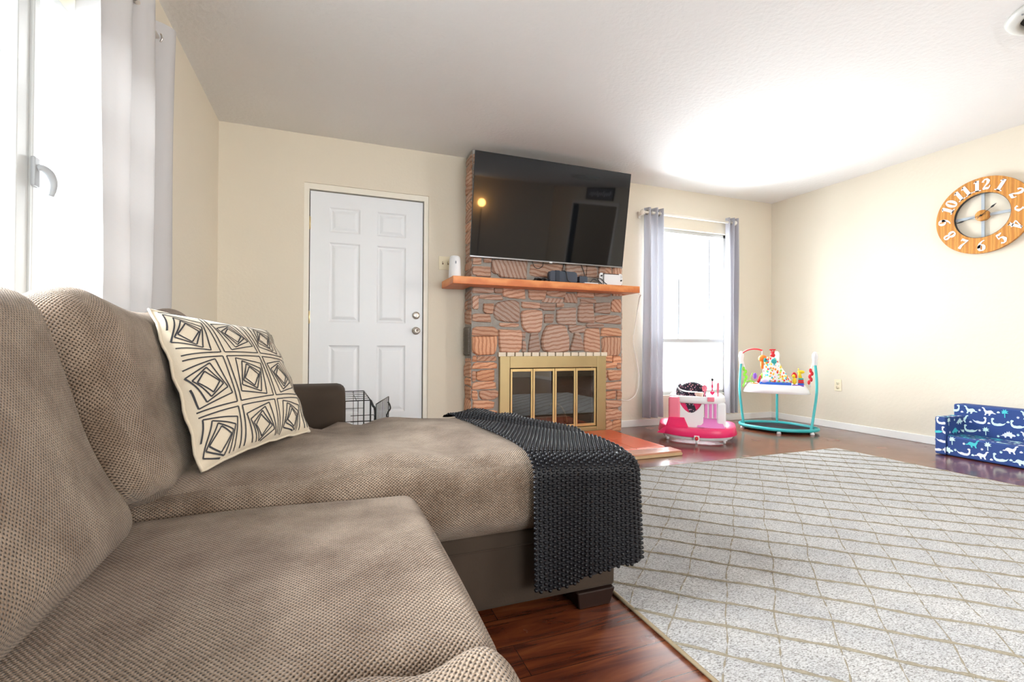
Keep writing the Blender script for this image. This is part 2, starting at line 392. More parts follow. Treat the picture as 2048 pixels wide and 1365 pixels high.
# ---- door
t = Thing('door_1', 'white six-panel door beside the stone fireplace', None, (0.29, D, 0), kind='structure')
mb = MB()
for x0, x1 in ((-0.197, -0.160), (0.735, 0.772)): mb.box(x0, x1, D+0.012, D+0.10, 0, 2.067)
mb.box(-0.160, 0.735, D+0.012, D+0.10, 2.022, 2.067)
t.part('door_frame', mb, JAMB)
mb = MB().box(-0.163, 0.738, D+0.075, D+0.085, 0.005, 2.03); t.part('door_gap', mb, DARKGAP)
X0, X1, Z1 = -0.154, 0.728, 2.015
mb = MB(); yf = D+0.035
PXs = [(X0+0.14, X0+0.375), (X1-0.375, X1-0.14)]; PZs = [(0.25, 0.80), (0.985, 1.62), (1.70, 1.90)]
xs = sorted({X0, X1, *[a for p in PXs for a in p]}); zs = sorted({0.01, Z1, *[a for p in PZs for a in p]})
for i in range(len(xs)-1):
    for j in range(len(zs)-1):
        a, b_, c, d_ = xs[i], xs[i+1], zs[j], zs[j+1]
        if any(abs(a-p[0]) < 1e-6 for p in PXs) and any(abs(c-q[0]) < 1e-6 for q in PZs):
            steps = [(0, 0), (0.012, 0.008), (0.022, 0.009), (0.042, 0.002), (0.05, 0.001)]
            vs = []
            for ins, dep in steps: vs += [(a+ins, yf+dep, c+ins), (b_-ins, yf+dep, c+ins), (b_-ins, yf+dep, d_-ins), (a+ins, yf+dep, d_-ins)]
            fs = []
            for k in range(len(steps)-1):
                for q in range(4): fs.append([k*4+q, k*4+(q+1) % 4, (k+1)*4+(q+1) % 4, (k+1)*4+q])
            k = (len(steps)-1)*4; fs.append([k, k+1, k+2, k+3]); mb.add(vs, fs)
        else: mb.add([(a, yf, c), (b_, yf, c), (b_, yf, d_), (a, yf, d_)], [[0, 1, 2, 3]])
mb.add([(X0, yf, 0.01), (X0, yf+0.035, 0.01), (X0, yf+0.035, Z1), (X0, yf, Z1), (X1, yf, 0.01), (X1, yf+0.035, 0.01), (X1, yf+0.035, Z1), (X1, yf, Z1)], [[0, 1, 2, 3], [4, 7, 6, 5], [3, 2, 6, 7], [1, 5, 6, 2]])
slab = t.part('door_panel', mb, DOORW)
for z in (1.76, 1.02, 0.25):
    mb = MB().box(-0.160, -0.150, yf-0.008, yf+0.002, z-0.045, z+0.045, 0.001)
    mb.cyl((-0.156, yf-0.006, z-0.05), (-0.156, yf-0.006, z+0.05), 0.005, n=10); t.part('hinge', mb, BRASSH)
RYm = Matrix.Rotation(PI/2, 4, 'X')
mb = MB().lathe([(0, 0), (0.031, 0), (0.033, 0.004), (0.03, 0.012), (0.012, 0.016), (0.011, 0.03), (0.019, 0.036), (0.027, 0.046), (0.027, 0.056), (0.02, 0.066), (0.009, 0.068), (0.009, 0.066), (0, 0.066)], M=Matrix.Translation((0.675, yf, 0.925))@RYm)
t.part('door_knob', mb, STEEL)
mb = MB().lathe([(0, 0), (0.03, 0), (0.032, 0.005), (0.027, 0.018), (0.02, 0.021), (0, 0.021)], M=Matrix.Translation((0.675, yf, 1.055))@RYm)
mb.box(0.671, 0.679, yf-0.04, yf-0.02, 1.037, 1.073, 0.003); t.part('deadbolt', mb, STEEL)

# ---- left window (structure)
t = Thing('window_1', None, None, (XL, 1.3, WIN1[2]), kind='structure')
y0, y1, z0, z1 = WIN1; XG = XL-0.05
mb = MB().box(XG-0.03, XL+0.004, y0, y0+0.04, z0, z1, 0.003).box(XG-0.03, XL+0.004, y1-0.04, y1, z0, z1, 0.003).box(XG-0.03, XL+0.004, y0+0.04, y1-0.04, z1-0.03, z1, 0.003).box(XG-0.03, XL+0.03, y0, y1, z0-0.02, z0+0.03, 0.003)
t.part('window_frame', mb, VINYL)
mb = MB().box(XG-0.02, XL+0.012, 1.60, 1.655, z0+0.03, z1-0.03, 0.004).box(XG-0.01, XL+0.02, 1.655, 1.685, z0+0.03, z1-0.03, 0.004)
t.part('mullion', mb, VINYL)
for ya, yb in ((y0+0.04, 1.60), (1.685, y1-0.04)):
    mb = MB()
    for zz in (1.052, 1.314, 1.564): mb.box(XG-0.014, XG+0.020, ya, yb, zz-0.013, zz+0.013, 0.002)
    mu_ = t.part('muntin', mb, VINYL)
    mb = MB()
    for zz in (1.052, 1.314, 1.564): mb.box(XG-0.010, XG+0.022, ya, yb, zz-0.0185, zz-0.014)
    t.part('added_dark_line', mb, GREYP, mu_)  # dark strips added under the muntins so the bars show against the glare
    mb = MB().box(XG-0.003, XG+0.003, ya, yb, z0+0.03, z1-0.03); t.part('pane', mb, GLASS)
hk = MB().box(XL+0.018, XL+0.028, 1.648, 1.675, 1.235, 1.315, 0.003)
pts = catmull([(XL+0.026, 1.660, 1.285), (XL+0.034, 1.672, 1.290), (XL+0.042, 1.690, 1.280), (XL+0.045, 1.700, 1.255), (XL+0.042, 1.695, 1.220)], 5)
hk.tube(pts, [0.007+0.004*math.sin(PI*i/(len(pts)-1)) for i in range(len(pts))], 8)
t.part('latch_handle', hk, mat('latch_grey', (0.30, 0.31, 0.32), 0.4))
# ---- back window (structure): glazed sash above, added white panel below standing in for the glare
t = Thing('window_2', None, None, (3.5, D, WIN2[2]), kind='structure')
x0, x1, z0, z1 = WIN2; yg = D+0.07
mb = MB().box(x0, x0+0.035, yg-0.03, yg+0.03, z0, z1, 0.003).box(x1-0.035, x1, yg-0.03, yg+0.03, z0, z1, 0.003).box(x0, x1, yg-0.03, yg+0.03, z1-0.035, z1, 0.003).box(x0, x1, yg-0.03, yg+0.03, z0, z0+0.035, 0.003).box(x0, x1, yg-0.05, yg+0.03, 0.845, 0.885, 0.003)
t.part('window_frame', mb, VINYL)
for xx, z_ in ((3.44, 1.52), (3.85, z1-0.06)):
    mb = MB().box(xx-0.006, xx+0.006, yg-0.012, yg+0.012, 0.885, z_); t.part('muntin', mb, GREYP)
mb = MB().box(x0+0.035, x1-0.035, yg-0.003, yg+0.003, 0.885, z1-0.035); t.part('pane', mb, GLASS)
mb = MB().box(x0+0.035, x1-0.035, yg-0.006, yg+0.006, z0+0.035, 0.845); t.part('glow_panel', mb, GLOWP)
# ---- made-up rear window around the fill lamp's opening
t = Thing('fill_window', None, None, (1.55, YR, 0.6), kind='structure')
mb = MB().box(0.5, 0.54, YR-0.1, YR, 0.6, 2.2).box(2.56, 2.6, YR-0.1, YR, 0.6, 2.2).box(0.54, 2.56, YR-0.1, YR, 2.16, 2.2).box(0.54, 2.56, YR-0.1, YR, 0.6, 0.64).box(1.53, 1.57, YR-0.1, YR, 0.64, 2.16)
t.part('window_frame', mb, VINYL)
mb = MB().box(0.54, 2.56, YR-0.06, YR-0.055, 0.64, 2.16); t.part('pane', mb, GLASS)
# trim round the hall doorway
mb = MB().box(XR-0.015, XR+T, -2.26, -2.2, 0, 2.16).box(XR-0.015, XR+T, -0.33, -0.27, 0, 2.16).box(XR-0.015, XR+T, -2.2, -0.33, 2.1, 2.16); struct('trim_1', mb, TRIM)

# ================================================================== FIREPLACE
YF = 3.803; SX0, SX1 = 1.095, 2.56
ST=[(1.100,1.078,1.204,1.297,''),
(1.100,1.280,1.241,1.319,''),
(1.291,1.363,1.247,1.300,''),
(1.375,1.570,1.210,1.307,''),
(1.611,1.766,1.208,1.295,''),
(1.784,1.968,1.243,1.324,''),
(1.968,2.069,1.288,1.331,''),
(2.082,2.249,1.244,1.312,''),
(2.256,2.435,1.262,1.308,''),
(2.449,2.555,1.275,1.316,''),
(1.100,1.154,1.107,1.216,''),
(1.165,1.364,1.191,1.233,''),
(1.198,1.286,1.075,1.159,''),
(1.297,1.524,1.011,1.186,'r'),
(1.536,1.706,1.129,1.184,''),
(1.542,1.737,0.924,1.119,'r'),
(1.712,1.864,1.118,1.179,''),
(1.742,1.937,1.186,1.225,''),
(1.870,1.944,1.148,1.187,''),
(1.956,2.082,1.193,1.275,''),
(1.755,1.846,1.009,1.086,''),
(1.882,2.070,0.996,1.147,''),
(2.095,2.250,1.017,1.187,''),
(2.270,2.429,1.107,1.205,''),
(2.114,2.269,1.196,1.233,''),
(2.443,2.545,1.123,1.239,''),
(2.277,2.545,1.016,1.091,''),
(1.100,1.080,0.988,1.080,''),
(1.101,1.259,1.001,1.068,''),
(1.343,1.513,0.966,0.998,''),
(1.100,1.091,0.957,0.972,''),
(1.102,1.321,0.884,0.959,''),
(1.103,1.316,0.730,0.881,''),
(1.338,1.537,0.751,0.942,''),
(1.543,1.578,0.858,0.928,''),
(1.547,1.582,0.751,0.842,''),
(1.596,1.720,0.751,0.930,'t'),
(1.738,1.995,0.745,0.983,'r'),
(1.995,2.160,0.925,0.992,''),
(2.008,2.148,0.762,0.919,'t'),
(2.158,2.317,0.750,0.961,''),
(2.330,2.539,0.895,0.970,''),
(2.337,2.539,0.721,0.889,''),
(2.173,2.356,0.973,1.011,''),
(1.103,1.138,0.668,0.718,''),
(1.141,1.311,0.672,0.714,''),
(1.100,1.311,0.610,0.662,''),
(1.100,1.082,0.607,0.648,''),
(1.100,1.131,0.508,0.591,''),
(1.142,1.295,0.511,0.599,''),
(1.100,1.307,0.438,0.501,''),
(1.100,1.073,0.422,0.494,''),
(1.100,1.148,0.353,0.426,''),
(1.165,1.324,0.353,0.432,'r'),
(1.100,1.095,0.257,0.344,''),
(1.106,1.286,0.272,0.345,''),
(1.100,1.171,0.214,0.245,''),
(1.182,1.314,0.217,0.259,''),
(1.100,1.171,0.141,0.203,''),
(1.182,1.314,0.144,0.207,''),
(1.100,1.315,0.065,0.127,''),
(2.371,2.452,0.663,0.716,''),
(2.458,2.547,0.645,0.709,''),
(2.371,2.499,0.600,0.652,''),
(2.506,2.550,0.593,0.639,''),
(2.401,2.548,0.489,0.582,''),
(2.369,2.396,0.485,0.583,''),
(2.376,2.548,0.402,0.472,''),
(2.379,2.491,0.316,0.391,''),
(2.502,2.555,0.307,0.389,''),
(2.380,2.549,0.228,0.298,''),
(2.373,2.549,0.118,0.217,''),
(2.381,2.454,0.011,0.109,''),
(2.459,2.550,0.006,0.110,''),
(1.100,1.174,1.479,1.552,''),
(1.195,1.261,1.503,1.550,''),
(1.100,1.256,1.383,1.466,''),
(1.278,1.592,1.389,1.538,''),
(1.633,1.936,1.408,1.524,''),
(1.633,1.935,1.535,1.579,''),
(1.961,2.157,1.424,1.559,''),
(2.173,2.281,1.433,1.547,''),
(2.298,2.421,1.435,1.544,'')]
fp = Thing('fireplace', 'banded orange and grey stone fireplace with brass framed glass doors', 'fireplace', (1.83, YF+0.1, 0))
IX0, IX1, IZ1 = 1.335, 2.365, 0.742
mb = MB()
mb.box(SX0, IX0, YF, D-0.004, 0.005, H-0.004).box(IX1, SX1, YF, D-0.004, 0.005, H-0.004).box(IX0, IX1, YF, D-0.004, IZ1, H-0.004)
fp.part('mortar_body', mb, MORTAR)
# firebox recess
mb = MB().box(IX0+0.02, IX1-0.02, D-0.012, D-0.006, 0.006, IZ1); fp.part('firebox_back', mb, DARKGAP)
rs = random.Random(11)
def stone(mb, a0, a1, z0, z1, kind, put, lim):
    w, h = a1-a0, z1-z0; n = 18; pw = 0.30 if kind != 'r' else 0.62
    ph = rs.random()*6; ring = []
    cut = rs.choice([None, 0, 1, 2, 3]) if kind == '' else None
    for k in range(n):
        th = 2*PI*k/n+0.05
        c, s_ = math.cos(th), math.sin(th)
        x = math.copysign(abs(c)**pw, c); y = math.copysign(abs(s_)**pw, s_)
        j = 1+0.07*math.sin(3*th+ph)+rs.uniform(-0.05, 0.03)
        if kind == 't': x *= 0.72+0.28*y*(1 if ph > 3 else -1)
        if cut is not None:
            qx, qy = ((1, 1), (-1, 1), (-1, -1), (1, -1))[cut]
            ov = x*qx+y*qy-1.55
            if ov > 0: x -= qx*ov*0.5; y -= qy*ov*0.5
        ring.append((x*j*0.5*w, y*j*0.5*h))
    cx, cz = (a0+a1)/2, (z0+z1)/2; dp = min(0.034, 0.012+0.10*min(w, h))*rs.uniform(0.7, 1.15)
    vs = []; fs = []
    tilt = (rs.uniform(-.06, .06), rs.uniform(-.06, .06))
    prof = [(1.09, -0.004), (1.06, dp*0.45), (0.98, dp*0.85), (0.72, dp), (0.38, dp*1.04)]
    for sc_, d_ in prof:
        for (x, y) in ring:
            dd = d_+(x*tilt[0]+y*tilt[1]) * (1 if d_ > 0 else 0)+(rs.uniform(-0.0015, 0.0015) if d_ > 0 else 0)
            X = min(max(cx+x*sc_, lim[0]), lim[1]); vs.append(put(X, dd, cz+y*sc_))
    m_ = len(prof); vs.append(put(cx, dp*1.05, cz))
    for i in range(m_-1):
        for k in range(n): fs.append([i*n+k, i*n+(k+1) % n, (i+1)*n+(k+1) % n, (i+1)*n+k])
    for k in range(n): fs.append([(m_-1)*n+k, (m_-1)*n+(k+1) % n, m_*n])
    ang = rs.choice([PI/2+rs.uniform(-.25, .25)]*3+[rs.uniform(0, PI)]); off = rs.uniform(0, 20)
    if z0 > 0.45 and z1-z0 > 0.14 and z1 < 0.96 and (a0 < 1.25 or a0 > 2.3): ang = rs.uniform(-.12, .12)
    loc = []
    for sc_, d_ in prof:
        for (x, y) in ring: loc.append((x*sc_*math.cos(ang)+y*sc_*math.sin(ang)+off, -x*sc_*math.sin(ang)+y*sc_*math.cos(ang)+off*0.37))
    loc.append((off, off*0.37))
    mid = 1-abs((a0+a1)/2-1.85)/0.75
    warm = rs.random()*0.5+(0.5 if mid < 0.40 and z1 < 1.0 else 0)
    warm = min(1, warm)
    tint = (0.78+0.50*warm, 0.84+0.10*warm, 0.98-0.25*warm)
    g = rs.uniform(0.78, 1.12); tint = tuple(c*g for c in tint)
    uv = [[loc[q] for q in f] for f in fs]
    mb.add(vs, fs, 0, False, uv, tint)
mb = MB()
front = lambda a, d, z: (a, YF-d, z)
for (a0, a1, z0, z1, k) in ST:
    if a1-a0 < 0.02: continue
    stone(mb, a0, a1, z0, z1, k, front, (SX0+0.002, SX1-0.002))
def rows(mb, a0, a1, z0, z1, put, wmin, wmax, hmin=0.07, hmax=0.14):
    z = z0
    while z < z1-0.03:
        h = min(rs.uniform(hmin, hmax), z1-z); x = a0
        while x < a1-0.02:
            w = rs.uniform(wmin, wmax)
            if a1-(x+w) < wmin*0.6: w = a1-x
            stone(mb, x+0.004, x+w-0.006, z+0.005, z+h-0.006, '', put, (a0+0.001, a1-0.001)); x += w
        z += h
rows(mb, SX0+0.004, SX1-0.004, 1.60, H-0.01, front, 0.12, 0.30)
rows(mb, SX0+0.004, 1.20, 1.56, 1.62, front, 0.1, 0.12)
rows(mb, 2.33, SX1-0.004, 1.47, 1.60, front, 0.1, 0.14)
side = lambda a, d, z: (SX0-d*0.5, a, z)
rows(mb, YF+0.002, D-0.008, 0.02, 0.70, side, 0.10, 0.2)
rows(mb, YF+0.002, D-0.008, 0.98, 1.27, side, 0.10, 0.2)
rows(mb, YF+0.002, D-0.008, 1.36, H-0.01, side, 0.19, 0.21, 0.06, 0.11)
side2 = lambda a, d, z: (SX1+d*0.5, a, z)
rows(mb, YF+0.002, D-0.008, 0.02, H-0.01, side2, 0.10, 0.2)
fp.part('stone_facing', mb, STONE)
# vent grille in the side
mb = MB().box(SX0-0.012, SX0+0.002, YF+0.01, D-0.01, 0.72, 0.96, 0.002)
for i in range(19): mb.box(SX0-0.022, SX0-0.008, YF+0.02, D-0.02, 0.732+i*0.0118, 0.738+i*0.0118, mi=1)
fp.part('vent_grille', mb, [mat('grille_bronze', (0.10, 0.085, 0.07), 0.5, 0.6), mat('grille_slats', (0.22, 0.19, 0.16), 0.5, 0.5)], label='dark slatted vent grille in the side face')
# cream brick course above insert
mb = MB()
x = IX0-0.01
while x < IX1:
    mb.box(x, x+0.066, YF-0.03, YF+0.02, 0.71, 0.748, 0.003); x += 0.0765
fp.part('brick_course', mb, CREAMB)
# brass surround
FX0, FX1, FZ1 = 1.335, 2.37, 0.715; yi = YF-0.035
OX0, OX1, OZ0, OZ1 = 1.425, 2.275, 0.075, 0.612
mb = MB().box(FX0, OX0, yi, yi+0.05, 0.006, FZ1, 0.004).box(OX1, FX1, yi, yi+0.05, 0.006, FZ1, 0.004).box(OX0, OX1, yi, yi+0.05, OZ1, FZ1, 0.004).box(OX0, OX1, yi, yi+0.05, 0.006, OZ0, 0.004)
fp.part('brass_surround', mb, BRASS)
mb = MB().cyl((2.06, yi, 0.042), (2.06, yi-0.012, 0.042), 0.011, n=12); fp.part('damper_knob', mb, mat('dark_bronze', (0.12, 0.08, 0.05), 0.4, 0.7))
n = 4; dw = (OX1-OX0-0.012)/n
for i in range(n):
    a = OX0+0.006+i*dw+0.002; b_ = a+dw-0.004; s_ = 0.017
    y_a = yi+0.006; y_b = yi+0.022
    mb = MB().box(a, a+s_, y_a, y_b, OZ0+0.006, OZ1-0.006, 0.002).box(b_-s_, b_, y_a, y_b, OZ0+0.006, OZ1-0.006, 0.002).box(a+s_, b_-s_, y_a, y_b, OZ1-0.03, OZ1-0.006, 0.002).box(a+s_, b_-s_, y_a, y_b, OZ0+0.006, OZ0+0.03, 0.002)
    d_ = fp.part('glass_door', mb, BRASS2)
    mb = MB().box(a+s_, b_-s_, y_a+0.006, y_a+0.010, OZ0+0.03, OZ1-0.03); fp.part('pane', mb, SMOKE, d_)
# log grate with a pale birch log end inside
mb = MB()
for i in range(7): mb.tube([(1.55+i*0.1, YF+0.02, 0.10), (1.55+i*0.1, D-0.03, 0.10), (1.55+i*0.1, D-0.02, 0.16)], 0.008, 6)
mb.box(1.5, 2.2, YF+0.03, YF+0.04, 0.02, 0.1); fp.part('log_grate', mb, BLACK)
mb = MB().tube(catmull([(1.84, YF+0.06, 0.27), (1.90, YF+0.06, 0.29), (1.96, YF+0.06, 0.25), (2.0, YF+0.05, 0.17), (2.01, YF+0.05, 0.11)], 6), 0.009, 8)
fp.part('grate_handle', mb, BRASS2)

# ---- hearth
h_ = Thing('hearth', 'low orange tiled hearth in front of the fireplace', 'hearth', (1.75, 3.42, 0))
mb = MB().box(1.08, 2.40, 2.98, YF-0.055, 0.0, 0.036, 0.003); h_.part('hearth_base', mb, TILE)
mb = MB()
for i in range(5): mb.box(1.10+i*0.262, 1.10+i*0.262+0.256, 2.99, 3.36, 0.034, 0.041, 0.003).box(1.10+i*0.262, 1.10+i*0.262+0.256, 3.366, YF-0.058, 0.034, 0.041, 0.003)
h_.part('hearth_tiles', mb, TILE)
pl = MB().box(1.9, 2.44, 2.845, 2.975, 0.022, 0.036, 0.001).box(1.9, 2.44, 2.838, 2.845, 0.002, 0.022, 0, 1).box(1.9, 2.44, 2.85, 2.975, 0.0, 0.022, 0, 1).box(2.38, 2.448, 2.842, 2.97, 0.008, 0.014, 0, 1)
solo('laminate_plank', pl, [HWOOD, BOARDW], 'short laminate board end lying along the front of the orange hearth', 'board')

# ---- mantel
mn = MB().box(0.885, 2.615, 3.60, YF-0.04, 1.288, 1.348, 0.004).box(0.885, SX0-0.02, YF-0.045, D-0.005, 1.288, 1.348, 0.003).box(SX1+0.02, 2.615, YF-0.045, D-0.005, 1.288, 1.348, 0.003)
solo('mantel_shelf', mn, MANTEL, 'orange stained wooden mantel shelf across the stone chimney', 'shelf')

# ---- television
tv = Thing('television', 'large flat television tilted forward above the mantel', 'television', (1.785, 3.79, 1.942))
TM = Matrix.Translation((1.785, 3.665, 1.942)) @ Matrix.Rotation(-0.017, 4, 'Z') @ Matrix.Rotation(0.157, 4, 'X') @ Matrix.Rotation(0.005, 4, 'Y')
w, hh = 1.45, 1.45*0.575
mb = MB().box(-w/2, w/2, 0.002, 0.012, -hh/2, hh/2, 0.002, M=TM); tv.part('bezel', mb, BLACK)
mb = MB().box(-w/2+0.004, w/2-0.004, -0.001, 0.003, -hh/2+0.012, hh/2-0.004, M=TM); tv.part('screen', mb, SCREEN)
mb = MB().box(-w/2+0.12, w/2-0.12, 0.012, 0.036, -hh/2+0.02, hh/2-0.3, 0.01, M=TM); tv.part('rear_housing', mb, BLACK)
mb = MB().box(-w/2, w/2, -0.003, 0.006, -hh/2-0.002, -hh/2+0.009, 0.001, M=TM); tv.part('chin_strip', mb, mat('silver_trim', (0.35, 0.36, 0.38), 0.3, 0.8))
mb = MB().box(-0.013, 0.013, -0.005, 0.0, -hh/2-0.008, -hh/2+0.006, 0.001, M=TM); tv.part('logo_tab', mb, WHITEP)
mb = MB().box(1.6, 1.97, YF-0.042, YF-0.034, 1.72, 2.12, 0.002).box(1.73, 1.84, 3.70, YF-0.04, 1.86, 1.92, 0.004); tv.part('wall_mount', mb, BLACK)

# ---- things on the mantel
MZ = 1.348
mb = MB(); c0 = (0.955, 3.82)
prof = [(0.0, 0), (0.048, 0), (0.051, 0.006), (0.050, 0.06), (0.045, 0.165), (0.040, 0.185), (0.032, 0.192), (0.0, 0.193)]
mb.lathe([(r, z) for r, z in prof], (c0[0], c0[1], MZ), 28)
o_ = Thing('air_freshener', 'white rounded dispenser standing on the left end of the mantel', 'dispenser', (c0[0], c0[1], MZ))
o_.part('housing', mb, WHITEP)
mb = MB().sphere((c0[0]-0.004, c0[1]-0.046, MZ+0.135), 0.007, 0, 12, (0.8, 0.5, 1.8)); o_.part('nozzle', mb, GREYP)
# zipped case
cs = Thing('zipped_case', 'dark slate rounded case lying against the stone behind the television edge', 'case', (1.86, 3.68, MZ))
mb = MB().prism([(1.735+0.27*a, b) for a, b in [(0.0, 0.02), (0.0, 0.072), (0.03, 0.092), (0.10, 0.10), (0.90, 0.10), (0.97, 0.092), (1.0, 0.072), (1.0, 0.02), (0.96, 0.004), (0.04, 0.004)]], 0.05, M=Matrix.Translation((0, 3.70, MZ)) @ Matrix.Rotation(PI/2, 4, 'X'), bev=0.006)
cs.part('shell', mb, SLATE)
mb = MB().box(1.79, 1.83, 3.645, 3.702, MZ+0.003, MZ+0.103, 0.003); cs.part('strap', mb, mat('strap_dark', (0.03, 0.04, 0.06), 0.7))
mb = MB()
mb.box(2.03, 2.11, 3.66, 3.72, MZ, MZ+0.066, 0.004)
for i in range(6): mb.cyl((2.037+i*0.0125, 3.672, MZ+0.064), (2.037+i*0.0125, 3.672, MZ+0.074), 0.004, n=8)
solo('black_adapter', mb, SLATE, 'dark ribbed adapter box right of the slate case on the mantel', 'adapter')
def coil(name, pts, r, m, label, cat, grp=None): return solo(name, MB().tube(catmull(pts, 6), r, 8), m, label, cat, grp)
rs2 = random.Random(4)
pts = []
for i in range(26): pts.append((1.60+0.105*(i/25)+0.02*math.sin(i*2.1), 3.66+0.03*math.cos(i*1.7), MZ+0.010+0.016*abs(math.sin(i*1.3))))
coil('cable_bundle', pts, 0.0055, BLACK, 'bundled black cable left of the slate case on the mantel', 'cable')
coil('hanging_cable', [(1.93, 3.77, 1.53), (1.90, 3.74, 1.47), (1.88, 3.70, 1.46), (1.885, 3.640, 1.44), (1.90, 3.634, 1.37), (1.93, 3.630, MZ+0.005)], 0.0035, BLACK, 'thin black cable drooping from the television over the slate case', 'cable')
coil('power_cable', [(2.10, 3.765, 1.54), (2.125, 3.75, 1.46), (2.13, 3.74, 1.40), (2.12, 3.68, MZ+0.006), (2.16, 3.65, MZ+0.008)], 0.0035, BLACK, 'thin black cable hanging straight down between adapter and console', 'cable')
coil('loop_cable', [(2.75, 3.75, 1.45)] and [(1.62, 3.77, 1.55), (1.64, 3.76, 1.49), (1.68, 3.76, 1.475), (1.72, 3.76, 1.50), (1.73, 3.77, 1.55)], 0.003, BLACK, 'small black cable loop hanging below the middle of the television', 'cable')
coil('console_cable', [(2.13, 3.66, MZ+0.01), (2.16, 3.65, MZ+0.045), (2.20, 3.64, MZ+0.03), (2.24, 3.635, MZ+0.008), (2.20, 3.65, MZ+0.05), (2.235, 3.65, MZ+0.055), (2.27, 3.64, MZ+0.02), (2.29, 3.635, MZ+0.008)], 0.0035, BLACK, 'tangled black cable loops left of the white game console', 'cable')
mb = MB().box(2.06, 2.20, 3.625, 3.655, MZ, MZ+0.012, 0.005); solo('white_remote', mb, WHITEP, 'slim white remote lying on the mantel before the cables', 'remote')
gc = Thing('game_console', 'white handheld game console standing in its dock on the mantel', 'game console', (2.36, 3.66, MZ))
mb = MB().box(2.272, 2.437, 3.645, 3.665, MZ, MZ+0.098, 0.003).box(2.272, 2.437, 3.678, 3.70, MZ, MZ+0.098, 0.003); gc.part('dock', mb, WHITEP)
mb = MB().box(2.268, 2.437, 3.667, 3.676, MZ+0.012, MZ+0.108, 0.001); gc.part('screen', mb, BLACK)
for sx, x0_ in ((-1, 2.232), (1, 2.437)):
    ps = [(0, 0.012), (0.036, 0.004), (0.036, 0.108), (0, 0.10)] if sx < 0 else None
    pl_ = [(0.036, 0.006), (0.036, 0.108), (0.014, 0.108), (0.004, 0.098), (0, 0.086), (0, 0.028), (0.004, 0.016), (0.014, 0.006)]
    if sx > 0: pl_ = [(0.036-a, b) for a, b in pl_][::-1]
    mb = MB().prism([(x0_+a, b) for a, b in pl_], 0.012, M=Matrix.Translation((0, 3.676, MZ+0.004)) @ Matrix.Rotation(PI/2, 4, 'X'), bev=0.002)
    c = gc.part('controller', mb, WHITEP)
    zs_ = (0.084, 0.05) if sx < 0 else (0.05, 0.084)
    mb = MB().cyl((x0_+0.018, 3.664, MZ+zs_[0]), (x0_+0.018, 3.655, MZ+zs_[0]), 0.0075, n=14); gc.part('thumbstick', mb, BLACK, c)
    mb = MB()
    for dx, dz in ((0.009, 0), (-0.009, 0), (0, 0.009), (0, -0.009)): mb.cyl((x0_+0.018+dx, 3.665, MZ+zs_[1]+dz), (x0_+0.018+dx, 3.661, MZ+zs_[1]+dz), 0.0032, n=10)
    gc.part('button', mb, GREYP, c)
coil('charging_cable', [(2.60, 3.60, 1.279), (2.64, 3.62, 1.277), (2.72, 3.75, 1.26), (2.83, 3.93, 1.18), (2.82, 3.96, 1.0), (2.80, 3.96, 0.85), (2.84, 3.96, 0.65), (2.87, 3.96, 0.50), (2.84, 3.955, 0.35), (2.76, 3.95, 0.28), (2.68, 3.96, 0.275), (2.60, 3.97, 0.31)], 0.005, HOOKB, 'thin white cord looping down the wall from the right end of the mantel', 'cord')

# ---- switch plates
def plate(name, label, cat, base, toggles, M, outlet=False):
    t = Thing(name, label, cat, base, world=False)
    t.o.matrix_world = M
    w_ = 0.07+0.046*(toggles-1); mb = MB().box(-w_/2, w_/2, -0.006, 0, -0.057, 0.057, 0.002); t.part('cover_plate', mb, IVORY)
    for k in range(toggles):
        x = (k-(toggles-1)/2)*0.046
        if outlet:
            for z in (-0.022, 0.022):
                mb = MB().lathe([(0, 0), (0.017, 0), (0.017, 0.003), (0, 0.003)], M=Matrix.Translation((x, -0.006, z)) @ Matrix.Rotation(PI/2, 4, 'X'), n=18); so = t.part('socket', mb, IVORY)
                mb = MB().box(x-0.007, x-0.005, -0.0105, -0.008, z-0.002, z+0.008).box(x+0.005, x+0.007, -0.0105, -0.008, z-0.002, z+0.006).cyl((x, -0.008, z-0.008), (x, -0.0105, z-0.008), 0.0025, n=8); t.part('slot', mb, BLACK, so)
        else:
            mb = MB().box(x-0.006, x+0.006, -0.0065, -0.0055, -0.013, 0.013, mi=0); t.part('toggle_slot', mb, mat('slot_brown', (0.25, 0.18, 0.10), 0.6))
            mb = MB().box(x-0.004, x+0.004, -0.018, -0.005, 0.0, 0.010, 0.001); t.part('toggle', mb, IVORY)
    return t
plate('light_switch', 'ivory double light switch plate on the wall left of the mantel', 'light switch', (0, 0, 0), 2, Matrix.Translation((0.916, D, 1.508)))
plate('wall_outlet', 'ivory wall outlet low on the wall right of the baby jumper', 'outlet', (0, 0, 0), 1, Matrix.Translation((XR, 3.24, 0.43)) @ Matrix.Rotation(-PI/2, 4, 'Z'), True)

# ================================================================== CURTAINS
def curtain(mb, P0, P1, z0, z1, nf, amp, out, ph=0.0, gather=1.0, nz=14, per=14, pinch=None):
    """pleated panel hanging between plan points P0 and P1; out = direction of the folds"""
    a, b = Vector(P0), Vector(P1); o = Vector(out); nu = int(nf*per)
    def fn(i, j):
        z = z0+(z1-z0)*j; sp = 1+(gather-1)*(1-j)
        s = i+0.012*math.sin(9*i+4*j)
        q = a.lerp(b, 0.5+(s-0.5)*sp)
        w = math.sin(2*PI*nf*i+ph); w = math.copysign(abs(w)**0.75, w)
        am = amp*(1+0.25*math.sin(3*j+i*5))
        if pinch and z < pinch[0]: am *= pinch[1]+(1-pinch[1])*max(0, 1-(pinch[0]-z)/0.15)
        q = q+o*(w*am)+o*(0.006*math.sin(6*j+7*i))
        return (q.x, q.y, z)
    mb.grid(fn, nu, nz); return mb
